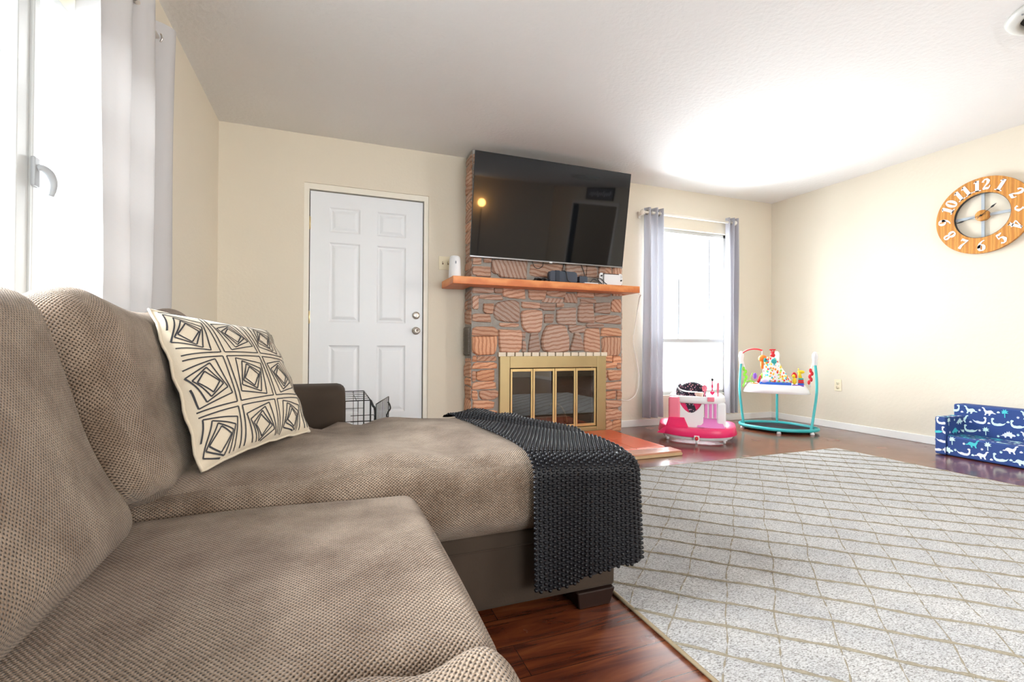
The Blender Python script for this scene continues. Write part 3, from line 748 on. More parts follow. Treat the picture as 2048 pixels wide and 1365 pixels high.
def ringgrom(mb, c, axis_dir, r=0.022):
    d = Vector(axis_dir).normalized(); e = d.orthogonal().normalized(); f = d.cross(e)
    mb.tube([Vector(c)+(e*math.cos(2*PI*k/18)+f*math.sin(2*PI*k/18))*r for k in range(18)], 0.004, 6, closed=True)
YC = 3.915
t = Thing('curtain_rod', 'cream curtain rod with round ends above the far window', 'curtain rod', (3.46, 3.99, 2.135))
mb = MB().cyl((2.88, YC, 2.135), (4.05, YC, 2.135), 0.0135, n=14); t.part('rod', mb, ROD)
for x in (2.868, 4.062):
    mb = MB().sphere((x, YC, 2.135), 0.026, 0, 16, (0.8, 1, 1)); t.part('finial', mb, ROD)
for x in (2.895, 4.035):
    mb = MB().box(x-0.008, x+0.008, YC, D-0.001, 2.115, 2.128, 0.002).box(x-0.014, x+0.014, D-0.008, D-0.001, 2.09, 2.16, 0.003); t.part('bracket', mb, ROD)
for name_, (xa, xb, nf, ph, lab) in {'L': (2.905, 3.10, 2.6, 0.6, 'grey grommet curtain hanging left of the far window'), 'R': (3.955, 4.08, 2.4, 2.2, 'grey grommet curtain hanging right of the far window near the room corner')}.items():
    t = Thing('window_curtain', lab, 'curtain', ((xa+xb)/2, YC, 0.09), group='curtains of the far window')
    mb = curtain(MB(), (xa, YC, 0), (xb, YC, 0), 0.095, 2.185, nf, 0.030, (0, 1, 0), ph, 1.15); t.part('fabric_panel', mb, CURT)
    for k in range(4):
        mb = MB(); ringgrom(mb, (xa+(xb-xa)*(k+0.5)/4, YC, 2.135), (1, 0.35*(-1)**k, 0)); t.part('grommet', mb, GROM)
XCU = -0.692
t = Thing('curtain_rod', 'metal curtain rod over the left window beside the sofa', 'curtain rod', (XL, 1.3, 2.10))
mb = MB().cyl((XCU, 0.05, 2.10), (XCU, 2.55, 2.10), 0.011, n=12); t.part('rod', mb, ROD)
for y in (0.04,):
    mb = MB().sphere((XCU, y, 2.10), 0.022); t.part('finial', mb, ROD)
for y in (0.10,):
    mb = MB().box(XL+0.001, XCU, y-0.007, y+0.007, 2.08, 2.09).box(XL+0.001, XL+0.008, y-0.012, y+0.012, 2.05, 2.13, 0.002); t.part('bracket', mb, ROD)
for (ya, yb, nf, ph, lab) in ((1.80, 2.60, 3.5, 2.6, 'pale grey curtain in tall folds at the sofa corner side of the left window'), (0.10, 0.45, 3.0, 0.5, 'pale grey curtain at the camera end of the left window')):
    t = Thing('window_curtain', lab, 'curtain', (XCU, (ya+yb)/2, 0.12), group='curtains of the left window')
    mb = curtain(MB(), (XCU, ya, 0), (XCU, yb, 0), 0.12, 2.165, nf, 0.052, (1, 0, 0), ph, 1.03, nz=20, pinch=(0.95, 0.35)); t.part('fabric_panel', mb, CURTL)
    for k in range(6):
        mb = MB(); ringgrom(mb, (XCU, ya+(yb-ya)*(k+0.5)/6, 2.10), (0.4*(-1)**k, 1, 0)); t.part('grommet', mb, GROM)

# ================================================================== WALL CLOCK
CM = Matrix(((0, 0, -1, XR), (-1, 0, 0, 2.115), (0, 1, 0, 1.828), (0, 0, 0, 1)))
ck = Thing('wall_clock', 'round wooden ring wall clock with white numerals on the right wall', 'clock', (0, 0, 0), world=False); ck.o.matrix_world = CM
def annulus(mb, r0, r1, z0, z1, n=72, mi=0):
    vs = []
    for k in range(n):
        c, s_ = math.cos(2*PI*k/n), math.sin(2*PI*k/n)
        vs += [(r0*c, r0*s_, z0), (r1*c, r1*s_, z0), (r1*c, r1*s_, z1), (r0*c, r0*s_, z1)]
    fs = []
    for k in range(n):
        a, b = k*4, ((k+1) % n)*4
        for q in range(4): fs.append([a+q, b+q, b+(q+1) % 4, a+(q+1) % 4])
    return mb.add(vs, [f[::-1] for f in fs], mi)
mb = MB()
annulus(mb, 0.172, 0.292, 0.014, 0.034); ck.part('wooden_ring', mb, CLOCKW)
GMET = mat('galvanised', (0.45, 0.50, 0.55), 0.45, 0.6, var=0.12)
mb = MB().box(-0.010, 0.010, -0.19, 0.19, 0.008, 0.014).box(-0.19, 0.19, -0.010, 0.010, 0.008, 0.0138); ck.part('cross_bar', mb, GMET)
mb = MB(); annulus(mb, 0.1695, 0.172, 0.010, 0.033); ck.part('inner_band', mb, BLACK)
mb = MB().lathe([(0, 0.034), (0.040, 0.034), (0.042, 0.030), (0.042, 0.002), (0, 0.002)], n=32); ck.part('hub', mb, CLOCKW)
def hand(name, L_, ang, z, w):
    M = Matrix.Rotation(ang, 4, 'Z'); mb = MB()
    mb.prism([(-0.03, -w*.35), (L_*0.62, -w*.4), (L_*0.70, -w*1.6), (L_*0.76, -w*1.8), (L_, -w*.15), (L_, w*.15), (L_*0.76, w*1.8), (L_*0.70, w*1.6), (L_*0.62, w*.4), (-0.03, w*.35)], 0.0015, M=Matrix.Translation((0, 0, z)) @ M); ck.part(name, mb, BLACK)
hand('minute_hand', 0.165, PI+0.20, 0.042, 0.0032); hand('hour_hand', 0.115, 0.66, 0.038, 0.004)
mb = MB().cyl((0, 0, 0.034), (0, 0, 0.046), 0.006, n=12); ck.part('pin', mb, BLACK)
def ell(cx, cy, rx, ry, a0, a1, n, w0, w1=None, wm=None):
    o = []
    for k in range(n+1):
        f = k/n; a = a0+(a1-a0)*f; ww = w0 if wm is None else w0+(wm-w0)*abs(math.cos(a))
        o.append((cx+rx*math.cos(a), cy+ry*math.sin(a), ww))
    return o
DG = {   # strokes: lists of (x, y, width) in a box 0.6 wide, 1 high
 '1': [[(.33, 0, .26), (.33, .5, .26), (.33, .97, .26)], [(.30, .93, .10), (.18, .84, .09), (.08, .80, .05)], [(.06, .04, .08), (.60, .04, .08)]],
 '2': [[(.12, .70, .17), (.14, .82, .12), (.26, .93, .09), (.42, .92, .14), (.50, .76, .22), (.44, .56, .18), (.26, .34, .09), (.12, .16, .07)], [(.10, .12, .16), (.30, .14, .20), (.46, .10, .18), (.56, .20, .08), (.60, .34, .04)]],
 '3': [[(.12, .78, .15), (.18, .90, .09), (.34, .94, .10), (.46, .78, .20), (.40, .60, .10), (.26, .53, .05)], [(.26, .53, .05), (.42, .47, .12), (.50, .28, .22), (.38, .08, .12), (.22, .05, .08), (.11, .20, .16)]],
 '4': [[(.42, 0, .22), (.42, .5, .22), (.42, .95, .20)], [(.40, .92, .06), (.22, .62, .07), (.05, .30, .08)], [(.03, .28, .09), (.62, .28, .09)], [(.26, .03, .06), (.58, .03, .06)]],
 '5': [[(.14, .50, .06), (.16, .92, .07)], [(.15, .90, .15), (.34, .87, .17), (.54, .93, .06)], [(.14, .50, .06), (.28, .60, .07), (.44, .52, .16), (.50, .32, .24), (.40, .10, .14), (.24, .05, .08), (.11, .16, .15)]],
 '6': [ell(.31, .30, .18, .26, 0, 2*PI, 20, .06, None, .22), [(.52, .92, .07), (.36, .86, .09), (.20, .66, .16), (.13, .40, .22), (.14, .26, .22)]],
 '7': [[(.06, .90, .18), (.24, .87, .18), (.42, .88, .17), (.56, .95, .06)], [(.54, .92, .05), (.38, .60, .10), (.28, .34, .20), (.27, .06, .24)], [(.05, .96, .05), (.06, .72, .05)]],
 '8': [ell(.31, .74, .15, .20, 0, 2*PI, 18, .06, None, .16), ell(.31, .28, .19, .24, 0, 2*PI, 20, .06, None, .21)],
 '9': [ell(.31, .70, .18, .26, 0, 2*PI, 20, .06, None, .22), [(.10, .08, .07), (.26, .14, .09), (.42, .34, .16), (.49, .60, .22), (.48, .74, .22)]],
 '0': [ell(.31, .50, .20, .44, 0, 2*PI, 24, .06, None, .22)],
}
def ribbon(mb, pts, M, th=0.004):
    P = [(Vector((p[0], p[1])), p[2]) for p in pts]; lo = []; hi = []
    P2 = []
    for i in range(len(P)-1):
        for k in range(4): f = k/4; P2.append((P[i][0].lerp(P[i+1][0], f), P[i][1]+(P[i+1][1]-P[i][1])*f))
    P2.append(P[-1]); P = P2
    for i, (p, w) in enumerate(P):
        d = (P[min(i+1, len(P)-1)][0]-P[max(i-1, 0)][0]).normalized(); n = Vector((-d.y, d.x))
        lo.append(p+n*w/2); hi.append(p-n*w/2)
    vs = []; fs = []
    for a, b in zip(lo, hi):
        for z in (0, th): vs += [M@Vector((a.x, a.y, z)), M@Vector((b.x, b.y, z))]
    for i in range(len(P)-1):
        q = i*4; r_ = q+4
        fs += [[q+2, r_+2, r_+3, q+3], [q, q+1, r_+1, r_], [q, r_, r_+2, q+2], [q+1, q+3, r_+3, r_+1]]
    e = (len(P)-1)*4; fs += [[0, 2, 3, 1], [e, e+1, e+3, e+2]]
    mb.add(vs, fs)
NUMM = mat('numeral_white', (0.90, 0.90, 0.92), 0.4, var=0.01)
for h in range(1, 13):
    a = PI/2-2*PI*h/12; s_ = str(h); mb = MB(); sc_ = 0.086
    rot = a-PI/2
    if s_ in ('4', '5', '6', '7', '8'): rot += 0
    flip = 0
    if h in (5, 6, 7): rot = a-PI/2+PI; 
    if h == 4: rot = a-PI/2+PI*0+0
    base = Matrix.Translation((0.232*math.cos(a), 0.232*math.sin(a), 0.034)) @ Matrix.Rotation(rot, 4, 'Z')
    wd = 0.62*len(s_)
    for k, ch in enumerate(s_):
        for st in DG[ch]:
            M = base @ Matrix.Scale(sc_, 4) @ Matrix.Translation((k*0.62-wd/2, -0.5, 0)); M = M @ Matrix(((1, 0, 0, 0), (0, 1, 0, 0), (0, 0, 1/sc_*1, 0), (0, 0, 0, 1)))
            ribbon(mb, st, M, 0.003)
    ck.part('numeral', mb, NUMM)

# ================================================================== CEILING VENT
VENTP = mat('vent_enamel', (0.58, 0.57, 0.53), 0.45, var=0.04)
cv = Thing('ceiling_vent', 'round white ceiling air diffuser with concentric rings', 'vent', (3.25, 1.15, H))
mb = MB()
mb.lathe([(0.205, 0), (0.212, -0.004), (0.205, -0.016), (0.175, -0.032), (0.160, -0.030), (0.158, -0.004)], (3.25, 1.15, H), 48); cv.part('outer_ring', mb, VENTP)
for r in (0.135, 0.092, 0.05):
    mb = MB().lathe([(r-0.03, -0.002), (r-0.002, -0.026), (r, -0.038), (r-0.010, -0.040), (r-0.038, -0.012)], (3.25, 1.15, H), 40); cv.part('ring', mb, VENTP)
mb = MB().lathe([(0.0, -0.0015), (0.16, -0.0015)], (3.25, 1.15, H), 32); cv.part('duct_opening', mb, DARKGAP)
for a in (2.6, 4.7, 0.5):
    mb = MB().sphere((3.25+0.185*math.cos(a), 1.15+0.185*math.sin(a), H-0.027), 0.005, n=8); cv.part('screw', mb, GREYP)

# ================================================================== RUG
def rug_mat():
    m, t, b = nmat('rug_pile'); L = t.links
    tc = N(t, 'TexCoord'); n1 = N(t, 'TexNoise'); n1.inputs['Scale'].default_value = 230; n1.inputs['Detail'].default_value = 3; n1.inputs['Roughness'].default_value = 0.7
    mp = N(t, 'Mapping'); mp.inputs['Scale'].default_value = (0.55, 1.25, 1); mp.inputs['Rotation'].default_value = (0, 0, 0.7); L.new(tc.outputs['Object'], mp.inputs[0]); L.new(mp.outputs[0], n1.inputs['Vector'])
    rp = ramp(t, [(0.35, (0.10, 0.088, 0.076)), (0.44, (0.31, 0.295, 0.282)), (0.58, (0.47, 0.465, 0.46)), (0.75, (0.58, 0.577, 0.575))]); L.new(n1.outputs['Fac'], rp.inputs[0])
    n2 = N(t, 'TexNoise'); n2.inputs['Scale'].default_value = 5; n2.inputs['Detail'].default_value = 3; L.new(tc.outputs['Object'], n2.inputs['Vector'])
    r2 = ramp(t, [(0.35, (0.86, 0.86, 0.87)), (0.65, (1.03, 1.02, 1.0))]); L.new(n2.outputs['Fac'], r2.inputs[0])
    mx = N(t, 'Mix', data_type='RGBA', blend_type='MULTIPLY'); mx.inputs[0].default_value = 1; L.new(rp.outputs[0], mx.inputs[6]); L.new(r2.outputs[0], mx.inputs[7]); L.new(mx.outputs[2], b.inputs['Base Color'])
    b.inputs['Roughness'].default_value = 0.95; b.inputs['Sheen Weight'].default_value = 0.3; b.inputs['Specular IOR Level'].default_value = 0.1
    bp = N(t, 'Bump'); bp.inputs['Strength'].default_value = 0.9; bp.inputs['Distance'].default_value = 0.006; L.new(n1.outputs['Fac'], bp.inputs['Height']); L.new(bp.outputs[0], b.inputs['Normal'])
    return m
RUG = rug_mat()
CORD = mat('rug_cord', (0.27, 0.235, 0.175), 0.95, var=0.35, vscale=90, bump=0.6, bscale=180, spec=0.1)
BIND = mat('rug_binding', (0.27, 0.21, 0.13), 0.9, var=0.2, vscale=60)
RX0, RX1, RY0, RY1 = 0.872, 3.745, 0.42, 2.60
t = Thing('area_rug', 'large pale grey rug with raised diamond lattice on the wood floor', 'rug', ((RX0+RX1)/2, (RY0+RY1)/2, 0))
mb = MB().box(RX0, RX1, RY0, RY1, 0.0015, 0.010, 0.003); t.part('pile', mb, RUG)
mb = MB()
rr = random.Random(5)
def clipline(c, sl):
    pts = []
    n = 220
    for k in range(n+1):
        x = RX0+(RX1-RX0)*k/n; y = c+sl*x
        if RY0+0.01 < y < RY1-0.01: pts.append((x, y))
    return pts
for fam, (sl, c0, dc) in enumerate(((-0.9, 2.2, 0.19), (0.93, 0.067, 0.187))):
    for k in range(-14, 22):
        pts = clipline(c0+dc*k, sl)
        if len(pts) < 4: continue
        ph = rr.uniform(0, 6); out = []; R_ = []
        for (x, y) in pts:
            w = 0.008*math.sin(x*9+ph)+0.004*math.sin(x*31+ph*2); out.append((x, y+w, 0.0085+(0.0015 if fam == 0 else -0.0001)))
            R_.append((0.0050 if fam == 0 else 0.0026)*(1+0.25*math.sin(x*140+ph)+rr.uniform(-.2, .2)))
        mb.tube(out, R_, 6)
t.part('lattice_cords', mb, CORD)
mb = MB().tube([(RX0, RY0, 0.006), (RX0, RY1, 0.006)], 0.006, 6).tube([(RX1, RY0, 0.006), (RX1, RY1, 0.006)], 0.006, 6).tube([(RX0, RY1, 0.006), (RX1, RY1, 0.006)], 0.006, 6).tube([(RX0, RY0, 0.006), (RX1, RY0, 0.006)], 0.006, 6)
t.part('bound_edge', mb, BIND)

# ================================================================== SOFA
so = Thing('sectional_sofa', 'taupe knit sectional sofa with a chaise and brown suede base', 'sofa', (-0.1, 1.0, 0))
BX0 = -0.625
mb = MB().box(BX0, 0.848, 1.29, 2.075, 0.055, 0.272, 0.012, smooth=True).box(BX0+0.02, 0.852, 1.286, 2.07, 0.226, 0.231, 0.002)
so.part('chaise_base', mb, SUEDE)
mb = MB().box(BX0, 0.17, -0.62, 1.285, 0.055, 0.235, 0.012, smooth=True); so.part('seat_base', mb, SUEDE)
mb = MB().box(BX0, -0.555, -0.62, 2.30, 0.055, 0.76, 0.02, smooth=True); so.part('back_frame', mb, SUEDE)
for (x, y) in ((0.775, 1.345), (0.775, 2.02), (-0.54, 2.24), (-0.54, -0.55), (0.10, -0.55)):
    b = bmesh.new(); bmesh.ops.create_cube(b, size=1)
    for v in b.verts:
        k = 0.066 if v.co.z > 0 else 0.055
        v.co = Vector((x+math.copysign(k, v.co.x), y+math.copysign(k, v.co.y), 0.0 if v.co.z < 0 else 0.056))
    bmesh.ops.bevel(b, geom=b.edges[:], offset=0.003, segments=1, affect='EDGES')
    so.part('leg', MB().bm(b), LEGW)
# arm at the chaise end (rounded top) and one at the near end
def arm(ya, yb, xe):
    mb = MB(); hw = (yb-ya)/2; prof = []
    for k in range(13):
        a = PI*k/12; prof.append(((ya+yb)/2+math.copysign(abs(math.cos(a))**0.75, math.cos(a))*(hw-0.004), 0.575+0.066*math.sin(a)**0.8))
    prof = [(yb-0.004, 0.056)]+prof+[(ya+0.004, 0.056)]
    rings = []; cy_ = (ya+yb)/2
    for (x, ins) in ((BX0, 0), (xe-0.034, 0), (xe-0.018, 0.004), (xe-0.007, 0.012), (xe-0.001, 0.022), (xe, 0.034)):
        rings.append([(x, cy_+(y-cy_)*(1-ins/hw), z-(ins if z > 0.3 else 0)) for y, z in prof])
    vs = [v for r in rings for v in r]; n = len(prof); fs = [[i*n+k, i*n+(k+1) % n, (i+1)*n+(k+1) % n, (i+1)*n+k] for i in range(len(rings)-1) for k in range(n)]
    mb.add(vs, fs, 0, True); mb.add(rings[-1], [list(range(n))], 0, False); mb.add(rings[0], [list(range(n))[::-1]], 0, False)
    return mb
a_ = so.part('arm', arm(2.085, 2.315, 0.062), SUEDE)
so.part('arm', arm(-0.86, -0.63, 0.16), SUEDE)
# rear rail of the chaise, soft suede roll
mb = MB(); rbox(mb, (0.72, 0.085, 0.26), 0.04, 14, (0.0, 0.0, 0.0)); mb.v = [(x+0.465, y+2.062, z+0.355) for x, y, z in mb.v]; so.part('side_roll', mb, SUEDE)
# seat cushions
nz3 = lambda p, a, f, s: a*math.sin(f*p.x+s)*math.cos(f*1.3*p.y+s*2)
def dch(p):
    q = Vector((p.x+0.15, p.y+1.665, p.z+0.378))
    top = max(0, p.z/0.115)
    q.z += top*(0.009*math.sin(7*q.x+1)*math.cos(5*q.y)+0.006*math.sin(15*q.x+9*q.y))
    # puckers along the rear seam
    if p.y > 0.22: q.z += top*0.012*math.sin(26*q.x+2*math.sin(9*q.x))*min(1, (p.y-0.22)/0.12)
    if p.z > 0: q.z -= top*0.016*max(0, (q.x-0.35)/0.5)**2
    q.z += top*0.008*math.exp(-((q.x-0.25)/0.35)**2)*max(0, 1-abs(p.y-0.12)/0.3)
    return q
mb = MB(); rbox(mb, (1.50, 0.80, 0.235), 0.075, 30, (0.012, 0.016, 0.014), dch)
from mathutils.bvhtree import BVHTree
CHB = BVHTree.FromPolygons([Vector(v) for v in mb.v], mb.f); so.part('chaise_cushion', mb, KNIT)
def cushz(x, y):
    h = CHB.ray_cast(Vector((x, y, 1)), Vector((0, 0, -1))); return h[0].z if h[0] else 0.0
def seatc(cy, ly, lump=0.0, dz=0.0):
    def d(p):
        q = Vector((p.x-0.185, p.y+cy, p.z+0.332+dz)); top = max(0, p.z/0.1)
        q.z += top*(0.004*math.sin(9*q.x+cy*7)*math.cos(7*q.y))
        if lump:
            e = max(0, (p.y-ly/2+0.13)/0.13)
            q.z += top*e*lump*(0.6+0.8*math.sin(23*q.x+1.0)+0.5*math.sin(47*q.x))*0.5
            q.z += top*lump*0.9*math.exp(-((q.x-0.165)/0.05)**2-((q.y-0.565)/0.05)**2)
        return q
    mb = MB(); rbox(mb, (0.80, ly, 0.20), 0.045, 30, (0.006, 0.004, 0.006), d); return mb
so.part('seat_cushion', seatc(0.915, 0.70), KNIT)
so.part('seat_cushion', seatc(0.25, 0.635, 0.022, 0.008), KNIT)
so.part('seat_cushion', seatc(-0.355, 0.50), KNIT)
def backc(cy, ly, cx, cz, hz, tilt, th, sag=0.0, crown=0.045, seed=0):
    R_ = Matrix.Rotation(tilt, 4, 'Y')
    def d(p):
        a = p.y/(ly/2); b = p.z/(hz/2)
        q = Vector(p)
        q.z += sag*(abs(a)**2.2)*(1 if b > 0 else 0.1)*max(0, b)
        q.x += 0.006*math.sin(11*p.y+seed)*math.cos(9*p.z+seed)+0.01*math.exp(-((p.z+0.02)/0.03)**2)*(-1 if seed == 2 and p.y < 0.1 and p.x > 0 else 0)
        if b < 0: q.x += 0.05*(-b)**2*(1 if p.x > 0 else 0.2)
        return R_@q+Vector((cx, cy, cz))
    mb = MB(); rbox(mb, (th, ly, hz), 0.07, 30, (crown, 0.012, 0.006), d); return mb
so.part('back_cushion', backc(0.835, 0.73, -0.528, 0.650, 0.525, -0.30, 0.15, 0.012, 0.035, 1), KNIT)
so.part('back_cushion', backc(1.635, 0.80, -0.492, 0.664, 0.470, -0.27, 0.17, 0.052, 0.030, 2), KNIT)
so.part('back_cushion', backc(0.12, 0.70, -0.528, 0.650, 0.525, -0.30, 0.17, 0.012, 0.05, 3), KNIT)

# ---- patterned throw pillow
PBL, PBR, PTR, PTL = Vector((-0.287, 1.324, 0.505)), Vector((-0.065, 1.745, 0.515)), Vector((-0.218, 1.945, 0.862)), Vector((-0.452, 1.535, 0.905))
ctr = (PBL+PBR+PTR+PTL)/4; pn = (PBR-PBL).cross(PTL-PBL).normalized()
if pn.x < 0: pn = -pn
def pil(a, b, side):
    """a, b in -1..1"""
    k = 0.05
    a2 = a*(1-k*(1-b*b)*abs(a)); b2 = b*(1-0.075*(1-a*a)*abs(b))
    u, v = (a2+1)/2, (b2+1)/2
    p = PBL*(1-u)*(1-v)+PBR*u*(1-v)+PTR*u*v+PTL*(1-u)*v
    w = (max(0, 1-a*a)*max(0, 1-b*b))**0.42
    # tucks
    cr = 0.004*math.sin(14*b+3*a)*abs(a)**3+0.006*math.sin(16*a)*max(0, -b)**3
    return p+pn*(side*(0.066 if side > 0 else 0.055)*w+cr)
PCR = mat('pillow_cream', (0.55, 0.47, 0.355), 0.8, var=0.03, vscale=6, bump=0.1, bscale=400, sheen=0.2)
PBK = mat('pillow_back', (0.045, 0.045, 0.035), 0.9, var=0.2)
PLN = mat('pillow_line', (0.02, 0.02, 0.025), 0.7)
t = Thing('throw_pillow', 'cream throw pillow with black nested diamond outlines on the sofa', 'pillow', PBL.lerp(PBR, 0.5)+Vector((-0.03, 0.03, -0.005)))
mb = MB().grid(lambda i, j: pil(2*i-1, 2*j-1, 1), 46, 46); t.part('front_cover', mb, PCR)
mb = MB().grid(lambda i, j: pil(1-2*i, 2*j-1, -1), 30, 30); t.part('back_cover', mb, PBK)
mb = MB()
CS = 0.64; CSY = 0.70
def strip(P, w):
    def S(q): 
        a = max(-0.985, min(0.985, q[0])); b = max(-0.985, min(0.985, q[1])); return pil(a, b, 1)+pn*0.0016
    for i in range(len(P)-1):
        p0, p1 = Vector(P[i]), Vector(P[i+1])
        n = max(1, int((p1-p0).length/0.045)); d = (p1-p0).normalized(); nn = Vector((-d.y, d.x))*w/2
        vs = []; fs = []
        for k in range(n+1):
            q = p0.lerp(p1, k/n); vs += [S(q+nn), S(q-nn)]
        for k in range(n):
            q = p0.lerp(p1, (k+0.5)/n)
            if abs(q.x) < 0.97 and abs(q.y) < 0.97: fs.append([k*2, k*2+1, k*2+3, k*2+2])
        if fs: mb.add(vs, fs, 0, True)
for ci in range(-3, 4):
    for cj in range(-3, 4):
        cx, cy = (ci-0.19)*CS, (cj-0.11)*CSY
        if abs(cx) > 1+CS/2 or abs(cy) > 1+CSY/2: continue
        sg = 1 if (ci+cj) % 2 else -1
        cs_ = [(-1, -1), (1, -1), (1, 1), (-1, 1)]; h = CS*0.455
        for k in range(5):
            an = sg*k*0.19; P = []
            hx = 0.455*0.73**k; hy = 0.455*0.765**k
            for (x, y) in cs_+cs_[:1]:
                X, Y = x*hx, y*hy; P.append((cx+CS*(X*math.cos(an)-Y*math.sin(an)), cy+CSY*(X*math.sin(an)+Y*math.cos(an))))
            strip(P, 0.017)
t.part('embroidered_lines', mb, PLN)
mb = MB(); pts = [pil(a, -1, 0) for a in [x/10-1 for x in range(20)]]+[pil(1, b, 0) for b in [x/10-1 for x in range(20)]]+[pil(-a, 1, 0) for a in [x/10-1 for x in range(20)]]+[pil(-1, -b, 0) for b in [x/10-1 for x in range(20)]]
mb.tube(pts, 0.004, 6, closed=True); t.part('seam_edge', mb, PCR)

# ---- black dimpled blanket
BLK = mat('black_plush', (0.003, 0.003, 0.005), 0.42, var=0.3, vscale=40, bump=0.1, bscale=500, sheen=0.0, spec=0.3)
t = Thing('throw_blanket', 'black nubby plush blanket draped over the end of the chaise', 'blanket', (0.74, 1.6, 0.1))
CXE, CYF, CR_ = 0.913, 1.232, 0.05      # outer faces
ZT = 0.520
def topz(x, y):
    e = 0.010*math.exp(-((y-1.75+0.9*(x-0.72))/0.05)**2)-0.010*math.exp(-((y-1.66+0.9*(x-0.72))/0.05)**2)
    base = max(ZT-0.05, max(cushz(x+a, y+b) for a, b in ((0, 0), (.02, 0), (-.02, 0), (0, .02), (0, -.02)))+0.007)
    return base+e*0.8 if True else ZT-0.035*max(0, (x-0.62)/0.3)**2-0.020*max(0, (y-1.9)/0.2)**2
def xin(y): return 0.548-0.085*max(0, min(1, (y-1.28)/0.74))+0.006*math.sin(14*y)
XT, YT = CXE-0.055, CYF+0.055
def ptop(i, j):
    y = YT+(2.05-YT)*j; x0_ = xin(y); x = x0_+(XT-x0_)*i
    return Vector((x, y, topz(x, y)))
# skirt column: s along perimeter, v down
LF = XT-xin(YT); LC = PI/2*0.055; LE = 2.05-YT
def psk(s, v):
    """s: metres along the hem, v: metres down from the top edge"""
    if s < LF: x, y, nx, ny = xin(YT)+s, YT, 0, -1
    elif s < LF+LC: a = (s-LF)/0.055; x, y, nx, ny = XT, YT, math.sin(a), -math.cos(a)
    else: x, y, nx, ny = XT, YT+(s-LF-LC), 1, 0
    r = 0.055; z0_ = topz(x, y)
    if v < r*PI/2: a = v/r; o, z = r*math.sin(a), z0_-r*(1-math.cos(a))
    else: o, z = r, z0_-r-(v-r*PI/2)
    dn = max(0, (ZT-z)/0.43); o += dn*0.010*math.sin(s*22+1)+dn*0.006+0.010*dn*math.exp(-((s-LF-LC/2)/0.06)**2)
    if abs(s-LF*0.52) < 0.03: o -= 0.008*dn*math.cos((s-LF*0.52)/0.03*PI/2)
    return Vector((x+nx*o, y+ny*o, z))
def vlen(s): return 0.387+0.018*math.sin(s*9+1.0)-0.02*min(1, max(0, (s-0.12)/0.15))
SMAX = LF+LC+LE
mb = MB()
mb.grid(lambda i, j: ptop(i, j), 26, 50)
mb.grid(lambda i, j: psk(i*SMAX, j*vlen(i*SMAX)), 90, 36)
mb.grid(lambda i, j: Vector((xin(2.05)+(XT+0.03-xin(2.05))*i, 2.05+0.055*math.sin(min(1, j*3)*PI/2)+0.004, topz(0.7, 2.05)-0.02*j*3 if j < 1/3 else topz(0.7, 2.05)-0.02-0.22*(j-1/3)*1.5)), 20, 12)
t.part('plush_cloth', mb, BLK)
mb = MB(); rb = random.Random(9)
def dome(p, n, r=0.0062, h=0.0075):
    n = n.normalized(); e = n.orthogonal().normalized(); f = n.cross(e); vs = []; fs = []
    for (k, rad, hh_) in ((0, 1, -0.2), (1, 0.82, 0.6)):
        for q in range(6): a = 2*PI*q/6; vs.append(p+(e*math.cos(a)+f*math.sin(a))*r*rad+n*h*hh_)
    vs.append(p+n*h)
    for q in range(6): fs += [[q, (q+1) % 6, 6+(q+1) % 6, 6+q], [6+q, 6+(q+1) % 6, 12]]
    mb.add(vs, fs, 0, True)
PT = 0.0142
ny = int((2.05-YT)/PT); nx = int((XT-0.46)/PT)
for j in range(ny+1):
    y = YT+j*PT
    for i in range(nx+1):
        x = XT-i*PT-(PT/2 if j % 2 else 0)
        if x < xin(y)+0.003: continue
        p = Vector((x, y, topz(x, y))); n = Vector((x, y+.004, topz(x, y+.004)))-p; m_ = Vector((x+.004, y, topz(x+.004, y)))-p
        dome(p, m_.cross(n))
for i in range(int(SMAX/PT)+1):
    s = i*PT
    for j in range(1, int(vlen(s)/PT)+1):
        v = min(j*PT+(PT/2 if i % 2 else 0), vlen(s)); p = psk(s, v)
        n = (psk(s, v+.004)-p).cross(psk(s+.004, v)-p)
        dome(p, n if n.dot(Vector((0.5, -0.5, 0.3))) > 0 else -n)
t.part('plush_nubs', mb, BLK)

